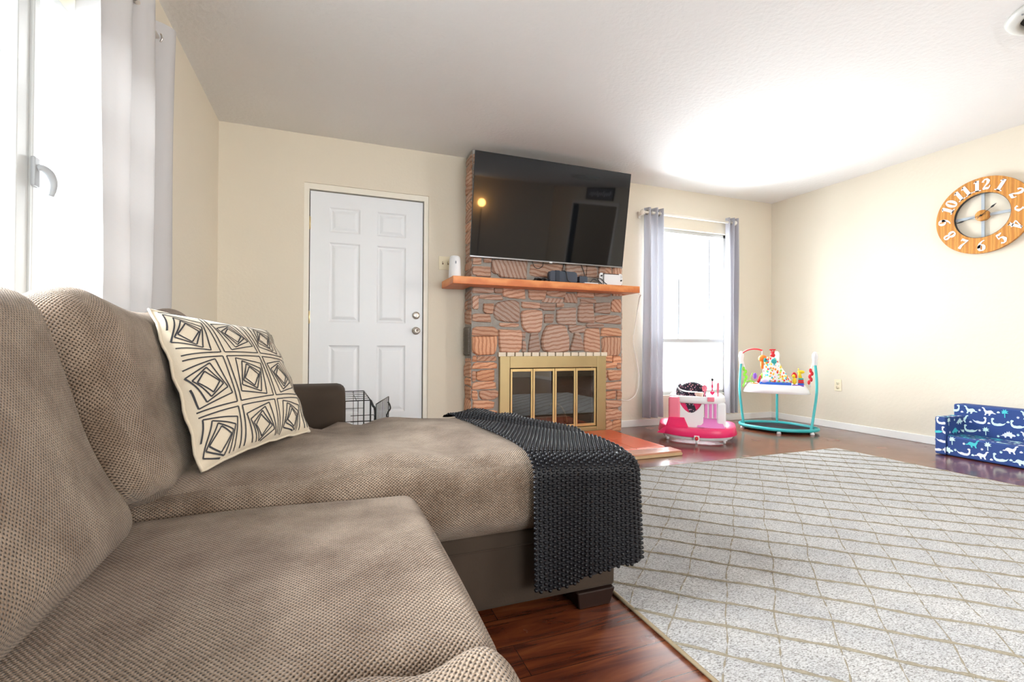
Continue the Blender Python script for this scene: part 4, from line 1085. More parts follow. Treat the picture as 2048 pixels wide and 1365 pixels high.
# ================================================================== KIDS' SOFA
NAVY = mat('navy_print', (0.018, 0.055, 0.22), 0.75, var=0.04)
PAQ = mat('print_pale_aqua', (0.62, 0.86, 0.84), 0.75); PTE = mat('print_teal', (0.06, 0.52, 0.58), 0.75); PWH = mat('print_lilac', (0.72, 0.76, 0.90), 0.75)
SHP = {
 'long': ([(0, .30), (.10, .42), (.16, .40), (.22, .58), (.34, .70), (.48, .66), (.62, .60), (.72, .70), (.78, .90), (.90, 1.0), (.99, .92), (.92, .86), (.86, .80), (.84, .62), (.78, .46), (.74, .30), (.80, .05), (.70, .05), (.64, .26), (.50, .26), (.52, .05), (.42, .05), (.36, .28), (.24, .34), (.14, .28)]),
 'neck': ([(.02, .88), (.10, 1.0), (.22, .96), (.24, .84), (.16, .78), (.14, .58), (.24, .40), (.44, .38), (.62, .46), (.80, .40), (1.0, .56), (.88, .30), (.70, .16), (.46, .10), (.24, .12), (.10, .26), (.04, .50), (.04, .76)]),
 'spike': ([(0, .20), (.14, .30), (.18, .46), (.24, .40), (.30, .62), (.38, .54), (.44, .78), (.52, .66), (.58, .86), (.64, .66), (.74, .74), (.76, .54), (.90, .50), (1.0, .36), (.92, .26), (.78, .28), (.74, .04), (.66, .04), (.60, .22), (.42, .22), (.38, .04), (.30, .04), (.26, .20)]),
 'palm': ([(.46, 0), (.44, .50), (.30, .42), (.12, .56), (.28, .62), (.10, .76), (.32, .78), (.30, .98), (.48, .84), (.62, 1.0), (.66, .80), (.90, .80), (.70, .66), (.90, .52), (.66, .50), (.54, .50), (.56, 0)]),
 'leafs': ([(.40, 0), (.10, .30), (.30, .28), (.06, .62), (.36, .48), (.30, .95), (.50, .60), (.70, .95), (.66, .48), (.95, .60), (.70, .28), (.92, .30), (.60, 0)]),
 'rock': ([(.1, .2), (.2, .6), (.5, .85), (.8, .65), (.95, .25), (.5, .1)]),
}
def decals(mb, O, U, V, w, h, rnd, n, size=(0.085, 0.062), mi0=1, eps=0.0012):
    """printed motifs scattered over a flat face with origin O, axes U, V"""
    O, U, V = Vector(O), Vector(U), Vector(V); nn = U.cross(V)*eps
    cols = max(1, int(w/(size[0]*1.18))); rws = max(1, int(round(h/(size[1]*1.15))))
    for r_ in range(rws):
        for c in range(cols+1):
            for big in (True, False):
                k = rnd.choice(['long', 'neck', 'spike', 'palm'] if big else ['leafs', 'rock', 'rock', 'leafs'])
                sx, sy = (size[0]*(0.6 if k == 'palm' else 1), size[1]) if big else (size[0]*.26, size[1]*.32)
                x = (c+(0.5 if r_ % 2 else 0))*w/cols-w/cols*0.4+(0 if big else size[0]*1.0); y = r_*h/rws+(0.006 if big else rnd.uniform(0, size[1]*.7))
                fl = rnd.random() < 0.4; mi = mi0+(rnd.choice([0, 0, 1, 2]) if big else rnd.choice([0, 2, 2]))
                P = SHP[k]; pts = [((1-a if fl else a)*sx+x, b*sy+y) for a, b in P]
                if fl: pts = pts[::-1]
                if min(p[0] for p in pts) < 0.002 or max(p[0] for p in pts) > w-0.002 or max(p[1] for p in pts) > h-0.001: 
                    pts = [(min(max(p[0], 0.001), w-0.001), min(p[1], h-0.001)) for p in pts]
                    if max(p[0] for p in pts)-min(p[0] for p in pts) < 0.015: continue
                mb.add([O+U*a+V*b+nn for a, b in pts], [list(range(len(pts)))[::-1]], mi)
        
rk = random.Random(21)
ks = Thing('kids_sofa', 'small navy blue toddler sofa with dinosaur print against the right wall', 'kids sofa', (4.48, 1.83, 0))
KX0, KX1, KY0, KY1 = 4.315, 4.675, 1.38, 2.235
PR = [NAVY, PAQ, PTE, PWH]
nX, nY, pZ = Vector((-1, 0, 0)), Vector((0, 1, 0)), Vector((0, 0, 1))
def face_decals(mb, x0, x1, y0, y1, z0, z1, seed, faces='ftyY'):
    r = random.Random(seed)
    if 'f' in faces: decals(mb, (x0, y1, z0), (0, -1, 0), (0, 0, 1), y1-y0, z1-z0, r, 4)
    if 't' in faces: decals(mb, (x0, y1, z1), (0, -1, 0), (1, 0, 0), y1-y0, x1-x0, r, 4)
    if 'Y' in faces: decals(mb, (x1, y1, z0), (-1, 0, 0), (0, 0, 1), x1-x0, z1-z0, r, 4)
    if 'y' in faces: decals(mb, (x0, y0, z0), (1, 0, 0), (0, 0, 1), x1-x0, z1-z0, r, 4)
for (a, b_) in ((KY1-0.068, KY1), (KY0, KY0+0.068)):
    mb = MB().box(KX0, KX1-0.13, a, b_, 0.004, 0.285, 0.008); face_decals(mb, KX0, KX1-0.13, a, b_, 0.012, 0.285, int(a*100), 'ftYy'); ks.part('armrest', mb, PR)
mb = MB().box(KX0+0.006, KX1-0.13, KY0+0.069, KY1-0.069, 0.004, 0.150, 0.010); face_decals(mb, KX0+0.006, KX1-0.13, KY0+0.069, KY1-0.069, 0.012, 0.150, 5, 'ft'); ks.part('seat', mb, PR)
mb = MB().box(KX1-0.128, KX1, KY0+0.002, KY1-0.002, 0.004, 0.372, 0.010); face_decals(mb, KX1-0.128, KX1, KY0+0.002, KY1-0.002, 0.155, 0.372, 8, 'fY'); ks.part('backrest', mb, PR)

# ================================================================== BABY WALKER
PINK = mat('hot_pink_plastic', (0.85, 0.03, 0.16), 0.35, var=0.02); PNK2 = mat('light_pink_plastic', (0.90, 0.22, 0.32), 0.35, var=0.02)
MAUV = mat('orchid_plastic', (0.80, 0.25, 0.60), 0.35, var=0.02); REDP = mat('red_plastic', (0.72, 0.02, 0.03), 0.35, var=0.02)
def dotted(name, base, dot, scale):
    m, t, b = nmat(name); tc = N(t, 'TexCoord'); vo = N(t, 'TexVoronoi'); vo.inputs['Scale'].default_value = scale; t.links.new(tc.outputs['Object'], vo.inputs['Vector'])
    st = math_(t, 'LESS_THAN', vo.outputs['Distance'], 0.32); mx = N(t, 'Mix', data_type='RGBA'); hs = N(t, 'Mix', data_type='RGBA', blend_type='MULTIPLY'); hs.inputs[0].default_value = 0.35
    hs.inputs[6].default_value = rgb(dot); t.links.new(vo.outputs['Color'], hs.inputs[7])
    mx.inputs[6].default_value = rgb(base); t.links.new(hs.outputs[2], mx.inputs[7]); t.links.new(st, mx.inputs[0]); t.links.new(mx.outputs[2], b.inputs['Base Color']); b.inputs['Roughness'].default_value = 0.8; return m
DOTS = dotted('dark_dotted_fabric', (0.02, 0.02, 0.035), (0.85, 0.45, 0.60), 55)
def sell(n, rx, ry, p, cx=0, cy=0):
    out = []
    for k in range(n):
        a = 2*PI*k/n; c, s_ = math.cos(a), math.sin(a)
        out.append((cx+rx*math.copysign(abs(c)**p, c), cy+ry*math.copysign(abs(s_)**p, s_)))
    return out
def loft(mb, rings, closed=False, mi=0, cap0=False, cap1=False, smooth=True):
    n = len(rings[0]); vs = [v for r in rings for v in r]; fs = []
    K = len(rings)
    for i in range(K if closed else K-1):
        j = (i+1) % K
        for k in range(n): fs.append([i*n+k, i*n+(k+1) % n, j*n+(k+1) % n, j*n+k])
    if cap0: fs.append(list(range(n))[::-1])
    if cap1: fs.append([(K-1)*n+k for k in range(n)])
    return mb.add(vs, fs, mi, smooth)
WY = -YAW
wk = Thing('baby_walker', 'pink and white baby walker with toy tray under the far window', 'baby walker', (3.03, 3.34, 0), -0.7377, world=False); wk.o.scale = (0.83, 0.83, 1)
P_ = 0.70
mb = MB()
def r3(rx, ry, z, n=56, zf=None): return [(x, y, z if zf is None else zf(x, y, z)) for x, y in sell(n, rx, ry, P_)]
dip = lambda x, y, z: z+0.016*(x/0.38)**2+(0.006 if y > 0 else 0)
loft(mb, [r3(0.385, 0.335, 0.050, zf=dip), r3(0.388, 0.338, 0.053, zf=dip), r3(0.374, 0.326, 0.110, zf=dip), r3(0.371, 0.323, 0.115, zf=dip), r3(0.364, 0.316, 0.118, zf=dip), r3(0.29, 0.245, 0.121, zf=dip), r3(0.283, 0.238, 0.119, zf=dip), r3(0.280, 0.235, 0.112, zf=dip), r3(0.275, 0.23, 0.060, zf=dip), r3(0.30, 0.26, 0.050, zf=dip)], True)
# side horns of the base
mb.prism([(-0.385, 0.06), (-0.30, 0.12), (-0.27, 0.20), (-0.12, 0.20), (-0.08, 0.12), (-0.20, 0.05)], 0.06, M=Mx((0, -0.20, 0)) @ Matrix.Rotation(PI/2, 4, 'X'), bev=0.008)
wk.part('base_ring', mb, PINK)
mb = MB(); loft(mb, [r3(0.345, 0.30, 0.022, zf=dip), r3(0.352, 0.307, 0.040, zf=dip), r3(0.352, 0.307, 0.050, zf=dip), r3(0.30, 0.26, 0.050, zf=dip), r3(0.30, 0.26, 0.022, zf=dip)], True)
wk.part('stabiliser_strip', mb, WHITEP)
for (x, y) in ((-0.28, -0.20), (0.26, -0.22), (-0.28, 0.22), (0.28, 0.22), (0.0, -0.335)):
    mb = MB().cyl((x-0.012, y, 0.022), (x+0.012, y, 0.022), 0.0215, n=20).box(x-0.026, x+0.026, y-0.012, y+0.018, 0.022, 0.066, 0.006, 0)
    w_ = wk.part('wheel', mb, WHITEP)
mb = MB().sphere((0, -0.352, 0.045), 0.017, n=14); wk.part('bumper_ball', mb, REDP)
# side column left, light pink
mb = MB().box(-0.275, -0.155, -0.23, -0.13, 0.10, 0.372, 0.022, seg=4, smooth=True); wk.part('side_panel', mb, PNK2)
mb = MB().box(0.19, 0.275, -0.20, -0.10, 0.12, 0.33, 0.02, seg=4, smooth=True).box(0.07, 0.19, -0.21, -0.19, 0.20, 0.33, 0.004); wk.part('side_panel', mb, WHITEP)
mb = MB()
for x in (0.075, 0.118, 0.160): mb.box(x, x+0.026, -0.222, -0.208, 0.205, 0.325, 0.004)
wk.part('play_bars', mb, MAUV)
# front shell with crescent opening
arc = [(-0.165+0.215*(k/14), 0.325-0.085*math.sin(PI*k/14)**0.8) for k in range(15)]
mb = MB().prism([(-0.165, 0.125), (-0.10, 0.115), (0.02, 0.118), (0.062, 0.16), (0.07, 0.33)]+arc[::-1], 0.02, M=Mx((0, -0.205, 0)) @ Matrix.Rotation(PI/2, 4, 'X'), bev=0.004); wk.part('front_shell', mb, WHITEP)
mb = MB().prism([(-0.155, 0.20), (0.05, 0.20), (0.055, 0.345), (-0.16, 0.345)], 0.008, M=Mx((0, -0.185, 0)) @ Matrix.Rotation(PI/2, 4, 'X')); wk.part('inner_shell', mb, PINK)
mb = MB().prism([(-0.14, 0.345), (-0.11, 0.32), (-0.07, 0.245), (-0.03, 0.225), (0.0, 0.25), (-0.02, 0.30), (-0.06, 0.345)], 0.006, M=Mx((0, -0.197, 0)) @ Matrix.Rotation(PI/2, 4, 'X')); wk.part('seat_strap', mb, DOTS)
# sloping orchid ramp
mb = MB().add([(0.00, -0.24, 0.125), (0.27, -0.24, 0.12), (0.22, -0.16, 0.20), (0.05, -0.16, 0.205), (0.00, -0.12, 0.12), (0.27, -0.12, 0.12)], [[0, 1, 2, 3], [3, 2, 5, 4], [0, 3, 4], [1, 5, 2]]); wk.part('ramp_panel', mb, MAUV)
# tray
mb = MB(); rt = lambda rx, ry, z, dx=0: [(x+dx, y, z) for x, y in sell(48, rx, ry, 0.7)]
loft(mb, [rt(0.265, 0.235, 0.322), rt(0.278, 0.248, 0.335), rt(0.272, 0.242, 0.372), rt(0.258, 0.228, 0.384), rt(0.244, 0.214, 0.376), rt(0.16, 0.14, 0.372, -0.05), rt(0.155, 0.135, 0.322, -0.05)], True); wk.part('tray', mb, WHITEP)
mb = MB(); loft(mb, [[(x*0.55+0.165, y, 0.379) for x, y in sell(30, 0.11, 0.20, 0.8)], [(x*0.55+0.165, y, 0.3835) for x, y in sell(30, 0.09, 0.19, 0.8)]], cap1=True, smooth=False)
mb.box(0.10, 0.165, -0.252, -0.228, 0.345, 0.384, 0.006); wk.part('tray_insert', mb, PNK2)
# padded seat back
mb = MB(); out = []
for k in range(25):
    a = PI*0.15+PI*1.15*k/24; hh_ = 0.10*math.sin(PI*min(1, (k+1)/16))**0.5 if k < 14 else 0.10*max(0.15, 1-(k-13)/12)
    c, s_ = math.cos(a), math.sin(a); ro, ri = 0.155, 0.125
    out.append([(-0.05+ro*c, ro*0.85*s_, 0.33), (-0.05+ro*c*1.03, ro*0.88*s_, 0.385+hh_*0.6), (-0.05+(ro-0.012)*c, (ro-0.012)*.85*s_, 0.385+hh_), (-0.05+ri*c, ri*.85*s_, 0.385+hh_*0.85), (-0.05+ri*0.95*c, ri*.8*s_, 0.33)])
loft(mb, out, cap0=True, cap1=True); wk.part('padded_seat', mb, DOTS)
mb = MB().tube(catmull([(-0.205, -0.02, 0.465), (-0.17, -0.10, 0.43), (-0.10, -0.13, 0.415), (0.0, -0.12, 0.412)], 5), 0.006, 6); wk.part('seat_trim', mb, WHITEP)
mb = MB().lathe([(0, 0), (0.035, 0), (0.045, 0.03), (0.04, 0.034), (0, 0.03)], (0.025, -0.16, 0.38), 20); wk.part('toy_cup', mb, mat('peach_plastic', (0.85, 0.62, 0.50), 0.4))
# toy flower, heart, paddle
mb = MB().cyl((0.075, -0.17, 0.378), (0.075, -0.17, 0.435), 0.004, n=8)
f_ = wk.part('toy_stem', mb, PNK2)
mb = MB()
for k in range(8): a = 2*PI*k/8; mb.sphere((0.075+0.019*math.cos(a), -0.17, 0.452+0.019*math.sin(a)), 0.010, n=10, sc=(1, .5, 1))
mb.sphere((0.075, -0.17, 0.452), 0.016, n=12, sc=(1, .6, 1)); wk.part('toy_flower', mb, PNK2)
hp = []
for k in range(28):
    a = 2*PI*k/28; hp.append((0.0013*16*math.sin(a)**3, 0.0013*(13*math.cos(a)-5*math.cos(2*a)-2*math.cos(3*a)-math.cos(4*a))))
mb = MB().prism(hp, 0.014, M=Mx((0.148, -0.165, 0.412)) @ Matrix.Rotation(PI/2, 4, 'X'), bev=0.003); wk.part('toy_heart', mb, PINK)
mb = MB().cyl((0.148, -0.16, 0.43), (0.148, -0.16, 0.515), 0.007, 0.005, n=10).sphere((0.148, -0.16, 0.47), 0.014, n=12, sc=(.8, .8, 1.4)); wk.part('toy_post', mb, PINK)
mb = MB().sphere((0.148, -0.16, 0.525), 0.013, n=12); wk.part('post_knob', mb, BLACK)
mb = MB().prism([(0, 0), (0.012, 0.01), (0.014, 0.05), (0.022, 0.08), (0.018, 0.118), (0.006, 0.125), (-0.006, 0.11), (-0.008, 0.07), (-0.002, 0.03)], 0.014, M=Mx((0.195, -0.15, 0.38)) @ Matrix.Rotation(PI/2, 4, 'X'), bev=0.003); wk.part('toy_paddle', mb, PNK2)

# ================================================================== BABY JUMPER
TURQ = mat('turquoise_metal', (0.05, 0.50, 0.52), 0.3, var=0.02); ORG = mat('orange_plastic', (0.90, 0.22, 0.02), 0.4); YEL = mat('yellow_plastic', (0.92, 0.68, 0.02), 0.4)
GRN = mat('green_plastic', (0.25, 0.72, 0.04), 0.4); PUR = mat('purple_plastic', (0.25, 0.10, 0.55), 0.4); BLU = mat('blue_plastic', (0.02, 0.13, 0.62), 0.35); TEAL = mat('teal_plastic', (0.02, 0.42, 0.42), 0.4)
MATF = mat('dark_mat_fabric', (0.035, 0.035, 0.045), 0.85)
jm = Thing('baby_jumper', 'baby jumper with turquoise frame white tray and bright animal toys in the corner', 'baby jumper', (4.085, 3.415, 0), -0.876, world=False); jm.o.scale = (0.80, 0.80, 1)
ring = catmull([(-0.41, 0.0, 0.035), (-0.34, -0.17, 0.035), (-0.10, -0.31, 0.035), (0.12, -0.33, 0.035), (0.34, -0.22, 0.035), (0.425, -0.06, 0.035), (0.36, 0.09, 0.035), (0.18, 0.24, 0.035), (0.0, 0.30, 0.035), (-0.20, 0.24, 0.035), (-0.37, 0.12, 0.035)], 7, True)
jm.part('base_ring', MB().tube(ring, 0.0155, 12, closed=True), TURQ)
mb = MB(); n_ = len(ring); mb.add([tuple(p*0.96+Vector((0, 0, 0.0))) for p in ring]+[tuple(Vector((p.x*.96, p.y*.96, 0.028))) for p in ring]+[(0, 0, 0.024)], [[n_+k, n_+(k+1) % n_, 2*n_] for k in range(n_)]+[[k, (k+1) % n_, n_+(k+1) % n_, n_+k] for k in range(n_)], 0, True); jm.part('floor_mat', mb, MATF)
for (x, y) in ((-0.375, -0.10), (0.02, -0.325), (0.355, -0.20), (0.33, 0.12), (0.0, 0.298), (-0.33, 0.15)):
    mb = MB().lathe([(0, 0), (0.022, 0), (0.025, 0.008), (0.014, 0.02), (0.014, 0.026), (0, 0.026)], (x, y, 0), 16); jm.part('foot', mb, WHITEP)
posts = {'l': [(-0.360, -0.10, 0.035), (-0.385, -0.09, 0.20), (-0.408, -0.07, 0.38), (-0.405, -0.05, 0.52), (-0.392, -0.04, 0.66)],
         'r': [(0.345, -0.18, 0.035), (0.375, -0.15, 0.20), (0.402, -0.12, 0.38), (0.402, -0.09, 0.52), (0.388, -0.07, 0.66)],
         'b': [(0.0, 0.30, 0.035), (0.0, 0.315, 0.20), (0.0, 0.325, 0.40), (0.0, 0.31, 0.55), (0.0, 0.28, 0.66)]}
for k_, pp in posts.items():
    jm.part('post', MB().tube(catmull(pp, 6), 0.0145, 12), TURQ)
    hx_, hy_ = pp[-1][0], pp[-1][1]
    mb = MB().sphere((hx_, hy_, 0.715), 0.037, n=18, sc=(0.85, 0.8, 1.25)).lathe([(0.020, 0), (0.024, 0.02), (0.028, 0.07)], (hx_, hy_, 0.635), 16)
    hd = jm.part('spring_housing', mb, WHITEP)
    if k_ != 'b':
        sx = 1 if hx_ > 0 else -1
        jm.part('suspension_strap', MB().tube([(hx_-sx*0.012, hy_, 0.69), (hx_-sx*0.045, hy_, 0.58), (hx_-sx*0.05, hy_-0.01, 0.43)], 0.006, 6), WHITEP)
        mb = MB(); c_ = GRN if sx < 0 else REDP
        for q in range(5): mb.sphere((hx_-sx*(0.036+0.004*q)+(0.010 if q % 2 else -0.008), hy_-0.008, 0.585-q*0.028), 0.019, n=10, sc=(0.9, 0.5, 1.15))
        if sx < 0: mb.tube(catmull([(hx_+0.05, hy_-0.01, 0.47), (hx_+0.03, hy_-0.02, 0.43), (hx_+0.02, hy_-0.02, 0.405)], 4), 0.009, 8).tube(catmull([(hx_+0.06, hy_-0.01, 0.455), (hx_+0.10, hy_-0.02, 0.468), (hx_+0.15, hy_-0.02, 0.455)], 4), 0.006, 8)
        jm.part('leaf_cover' if sx < 0 else 'red_cover', mb, c_)
# tray
tr = lambda rx, ry, z: [(x-0.01, y-0.04, z) for x, y in sell(56, rx, ry, 0.62)]
mb = MB(); loft(mb, [tr(0.355, 0.235, 0.365), tr(0.340, 0.225, 0.395), tr(0.305, 0.20, 0.438), tr(0.29, 0.188, 0.446), tr(0.27, 0.172, 0.436), tr(0.15, 0.12, 0.432), tr(0.15, 0.12, 0.368)], True); jm.part('tray', mb, WHITEP)
mb = MB(); loft(mb, [tr(0.15, 0.12, 0.43), tr(0.13, 0.105, 0.39)], cap1=True); jm.part('seat_pocket', mb, WHITEP)
# blue toy base, animal body
mb = MB().box(-0.185, 0.150, -0.215, -0.10, 0.435, 0.470, 0.012, seg=3, smooth=True); jm.part('music_base', mb, BLU)
mb = MB().sphere((-0.135, -0.19, 0.477), 0.035, n=14, sc=(1.1, .8, .7)); jm.part('light_dome', mb, mat('pale_violet', (0.70, 0.55, 0.85), 0.3))
def confetti(name):
    m, t, b = nmat(name); tc = N(t, 'TexCoord'); vo = N(t, 'TexVoronoi'); vo.inputs['Scale'].default_value = 42; t.links.new(tc.outputs['Object'], vo.inputs['Vector'])
    no = N(t, 'TexNoise'); no.inputs['Scale'].default_value = 60; t.links.new(tc.outputs['Object'], no.inputs['Vector'])
    st = math_(t, 'LESS_THAN', math_(t, 'ADD', vo.outputs['Distance'], math_(t, 'MULTIPLY', no.outputs['Fac'], 0.5)), 0.72)
    se = N(t, 'SeparateColor'); t.links.new(vo.outputs['Color'], se.inputs[0]); cr = ramp(t, [(0, (0.85, 0.05, 0.04)), (0.22, (0.95, 0.35, 0.03)), (0.42, (0.95, 0.75, 0.05)), (0.6, (0.35, 0.75, 0.10)), (0.8, (0.05, 0.60, 0.65))]); cr.color_ramp.interpolation = 'CONSTANT'
    t.links.new(se.outputs[0], cr.inputs[0]); mx = N(t, 'Mix', data_type='RGBA'); mx.inputs[6].default_value = (0.88, 0.92, 0.90, 1); t.links.new(cr.outputs[0], mx.inputs[7]); t.links.new(st, mx.inputs[0]); t.links.new(mx.outputs[2], b.inputs['Base Color']); b.inputs['Roughness'].default_value = 0.6; return m
CONF = confetti('confetti_fabric')
def lump(mb, secs, mi=0, n=24):
    """stack of ellipses (z, cx, cy, rx, ry)"""
    rings = [[(cx+rx*math.cos(2*PI*k/n), cy+ry*math.sin(2*PI*k/n), z) for k in range(n)] for z, cx, cy, rx, ry in secs]
    return loft(mb, rings, cap0=True, cap1=True, mi=mi)
mb = MB(); lump(mb, [(0.465, 0.005, -0.15, 0.155, 0.05), (0.485, 0.0, -0.15, 0.155, 0.055), (0.54, -0.022, -0.15, 0.128, 0.052), (0.60, -0.045, -0.15, 0.105, 0.048), (0.66, -0.066, -0.15, 0.090, 0.044), (0.690, -0.076, -0.15, 0.078, 0.040), (0.704, -0.078, -0.15, 0.055, 0.03), (0.708, -0.078, -0.15, 0.02, 0.012)]); jm.part('animal_body', mb, CONF)
mb = MB().sphere((-0.150, -0.155, 0.692), 0.046, n=16, sc=(1.1, .75, .75)).sphere((-0.155, -0.155, 0.640), 0.030, n=12, sc=(.75, .8, 1.7)); jm.part('animal_beak', mb, ORG)
mb = MB().sphere((-0.125, -0.19, 0.678), 0.020, n=14, sc=(.9, .4, 1)); e_ = jm.part('animal_eye', mb, TEAL)
mb = MB().sphere((-0.112, -0.197, 0.684), 0.008, n=10, sc=(1, .5, 1)); jm.part('pupil', mb, BLACK, e_)
mb = MB().sphere((-0.035, -0.185, 0.665), 0.032, n=16, sc=(1.0, .4, .85), M=None); jm.part('animal_wing', mb, TEAL)
# red hanging toy on top
mb = MB().sphere((-0.045, -0.14, 0.725), 0.030, n=14, sc=(1, .7, .7)).cyl((-0.055, -0.14, 0.73), (-0.062, -0.14, 0.775), 0.006, n=8).cyl((-0.035, -0.14, 0.73), (-0.030, -0.14, 0.775), 0.006, n=8).sphere((-0.046, -0.14, 0.752), 0.014, n=10).box(-0.082, -0.012, -0.15, -0.13, 0.772, 0.784, 0.005); jm.part('hanging_toy', mb, REDP)
mb = MB().tube(catmull([(-0.385, -0.045, 0.735), (-0.34, -0.07, 0.765), (-0.28, -0.10, 0.782), (-0.21, -0.13, 0.782), (-0.155, -0.15, 0.770)], 6), 0.0075, 8); jm.part('toy_arch', mb, REDP)
mb = MB().cyl((-0.158, -0.15, 0.772), (-0.158, -0.15, 0.722), 0.004, n=6); jm.part('toy_string', mb, WHITEP)
# left toys
mb = MB().lathe([(0, 0), (0.045, 0), (0.05, 0.008), (0, 0.016)], (-0.245, -0.13, 0.440), 20); jm.part('spinner_base', mb, ORG)
mb = MB().sphere((-0.235, -0.13, 0.520), 0.026, n=14, sc=(0.85, .5, 1.2)); jm.part('spinner_petal', mb, PUR)
mb = MB()
mb.tube([(-0.20, -0.13, 0.455), (-0.175, -0.13, 0.53)], [0.018, 0.010], 10); jm.part('spinner_petal', mb, REDP)
mb = MB().sphere((-0.155, -0.12, 0.525), 0.024, n=12, sc=(.8, .5, 1.1)).tube(catmull([(-0.275, -0.13, 0.45), (-0.285, -0.13, 0.50), (-0.262, -0.13, 0.55)], 5), 0.004, 6); jm.part('spinner_leaf', mb, GRN)
# right toys: yellow giraffe on rings, small lion
mb = MB().box(0.155, 0.275, -0.185, -0.12, 0.437, 0.452, 0.006); jm.part('ring_base', mb, PUR)
for i_, (c_, z_) in enumerate(((BLU, 0.452), (REDP, 0.468), (REDP, 0.484), (TEAL, 0.500))):
    mb = MB().lathe([(0, 0), (0.030-0.002*i_, 0), (0.034-0.002*i_, 0.007), (0.030-0.002*i_, 0.014), (0, 0.014)], (0.245, -0.15, z_), 18); jm.part('stacking_ring', mb, c_)
mb = MB().cyl((0.240, -0.15, 0.51), (0.228, -0.15, 0.57), 0.019, 0.014, n=12).sphere((0.245, -0.15, 0.572), 0.020, n=12, sc=(1.9, .8, .8)).cyl((0.222, -0.15, 0.58), (0.218, -0.15, 0.606), 0.005, n=8); jm.part('giraffe_head', mb, YEL)
mb = MB().sphere((0.180, -0.15, 0.485), 0.028, n=12, sc=(.8, .6, 1.2)).sphere((0.172, -0.15, 0.53), 0.019, n=12); li = jm.part('toy_lion', mb, YEL)
mb = MB().tube(catmull([(0.155, -0.145, 0.53), (0.172, -0.145, 0.558), (0.195, -0.145, 0.545), (0.198, -0.145, 0.515)], 4), 0.010, 8); jm.part('lion_mane', mb, REDP, li)

# ================================================================== DOG CRATE
WIRE = mat('black_wire', (0.008, 0.008, 0.009), 0.4)
cr = Thing('dog_crate', 'black wire dog crate with its door swung open behind the sofa arm', 'dog crate', (-0.08, 3.17, 0))
CX0, CX1, CY0, CY1, CZ = -0.40, 0.222, 2.88, 3.46, 0.485
def panel(name, O, U, V, nu, nv, r=0.0019, rb=0.0032, parent=None):
    O, U, V = Vector(O), Vector(U), Vector(V); mb = MB()
    for i in range(nu+1): mb.tube([O+U*(i/nu), O+U*(i/nu)+V], rb if i in (0, nu) else r, 6)
    for j in range(nv+1): mb.tube([O+V*(j/nv), O+V*(j/nv)+U], rb if j in (0, nv) else r, 6)
    return cr.part(name, mb, WIRE, parent)
L3 = CX1-CX0; W3 = CY1-CY0
panel('top_panel', (CX0, CY0, CZ), (L3, 0, 0), (0, W3, 0), 8, 5)
panel('side_panel', (CX0, CY0, 0.01), (L3, 0, 0), (0, 0, CZ-0.01), 9, 4)
panel('side_panel', (CX0, CY1, 0.01), (L3, 0, 0), (0, 0, CZ-0.01), 9, 4)
panel('end_panel', (CX0, CY0, 0.01), (0, W3, 0), (0, 0, CZ-0.01), 8, 4)
mb = MB().tube([(CX1, CY0, 0.01), (CX1, CY0, CZ)], 0.0045, 6).tube([(CX1, CY1, 0.01), (CX1, CY1, CZ)], 0.0045, 6).tube([(CX1, CY0, 0.02), (CX1, CY1, 0.02)], 0.004, 6)
mb.tube(catmull([(CX1, CY0, CZ), (CX1+0.012, CY0-0.01, CZ-0.03), (CX1+0.026, CY0-0.02, CZ-0.09), (CX1+0.026, CY0-0.02, 0.02)], 5), 0.0065, 8)
cr.part('door_frame', mb, WIRE)
for z in (0.40, 0.20):
    mb = MB().tube([(CX1-0.11, CY0-0.006, z), (CX1+0.018, CY0-0.006, z), (CX1+0.022, CY0-0.006, z-0.015), (CX1+0.018, CY0-0.006, z-0.035), (CX1-0.11, CY0-0.006, z-0.035)], 0.0022, 6); cr.part('slide_latch', mb, WIRE)
dU = Vector((0.112, 0.385, 0))
dr_ = panel('open_door', (CX1+0.030, CY0-0.03, 0.03), dU, (0, 0, 0.435), 9, 3)
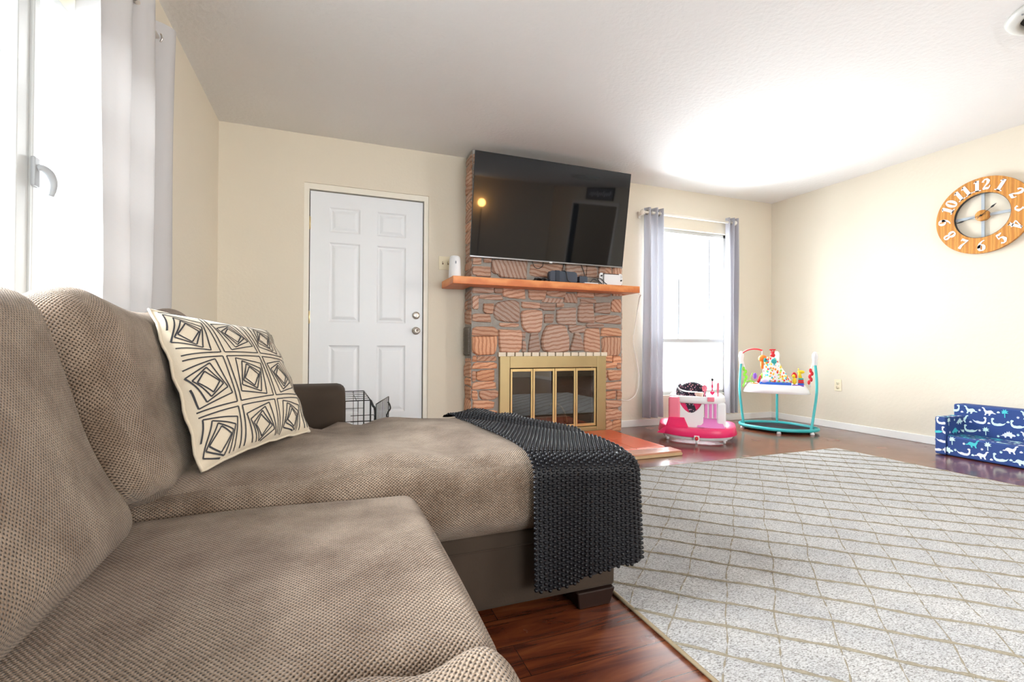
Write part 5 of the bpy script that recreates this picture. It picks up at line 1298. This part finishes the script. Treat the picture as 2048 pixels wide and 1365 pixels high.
mb = MB(); pz = Vector((CX1+0.030, CY0-0.03, 0))+dU
mb.tube(catmull([pz+Vector((-0.003, 0, 0.43)), pz+Vector((0.008, 0.0, 0.41)), pz+Vector((0.012, 0, 0.385)), pz+Vector((0.0, 0, 0.365)), pz+Vector((-0.01, 0, 0.34)), pz+Vector((0.0, 0, 0.31))], 5), 0.005, 8); cr.part('door_latch', mb, WIRE, dr_)
mb = MB().box(CX0+0.01, CX1-0.01, CY0+0.01, CY1-0.01, 0.004, 0.03, 0.004); cr.part('tray_pan', mb, BLACK)

# ================================================================== REAR OF THE ROOM (seen in the glossy screen)
sg = Thing('framed_sign', 'long black framed sign with pale script above the hall doorway', 'sign', (XR-0.01, -1.07, 2.19))
mb = MB().box(XR-0.03, XR-0.001, -1.62, -0.52, 2.19, 2.215, 0.003).box(XR-0.03, XR-0.001, -1.62, -0.52, 2.40, 2.425, 0.003).box(XR-0.03, XR-0.001, -1.62, -1.595, 2.215, 2.40, 0.003).box(XR-0.03, XR-0.001, -0.545, -0.52, 2.215, 2.40, 0.003); sg.part('frame', mb, BLACK)
mb = MB().box(XR-0.016, XR-0.001, -1.595, -0.545, 2.215, 2.40); sg.part('board', mb, mat('sign_board', (0.10, 0.10, 0.12), 0.6))
rw = random.Random(3); pts = [(XR-0.019, -0.62-0.86*k/60, 2.305+0.035*math.sin(k*1.05)*(1.6 if k % 17 < 4 else 0.8)) for k in range(61)]
mb = MB().tube(catmull(pts, 3), 0.006, 6); sg.part('script_line', mb, WHITEP)
lp = Thing('floor_lamp', 'floor lamp with glowing amber globe in the rear corner', 'lamp', (2.92, -3.2, 0))
mb = MB().lathe([(0, 0), (0.14, 0), (0.14, 0.02), (0.02, 0.035), (0, 0.035)], (2.92, -3.2, 0), 28).cyl((2.92, -3.2, 0.03), (2.92, -3.2, 1.80), 0.012, n=12); lp.part('pole', mb, BLACK)
mb = MB().sphere((2.92, -3.2, 1.88), 0.085, n=24); lp.part('lamp_globe', mb, emis('amber_glow', (1.0, 0.50, 0.14), 45))
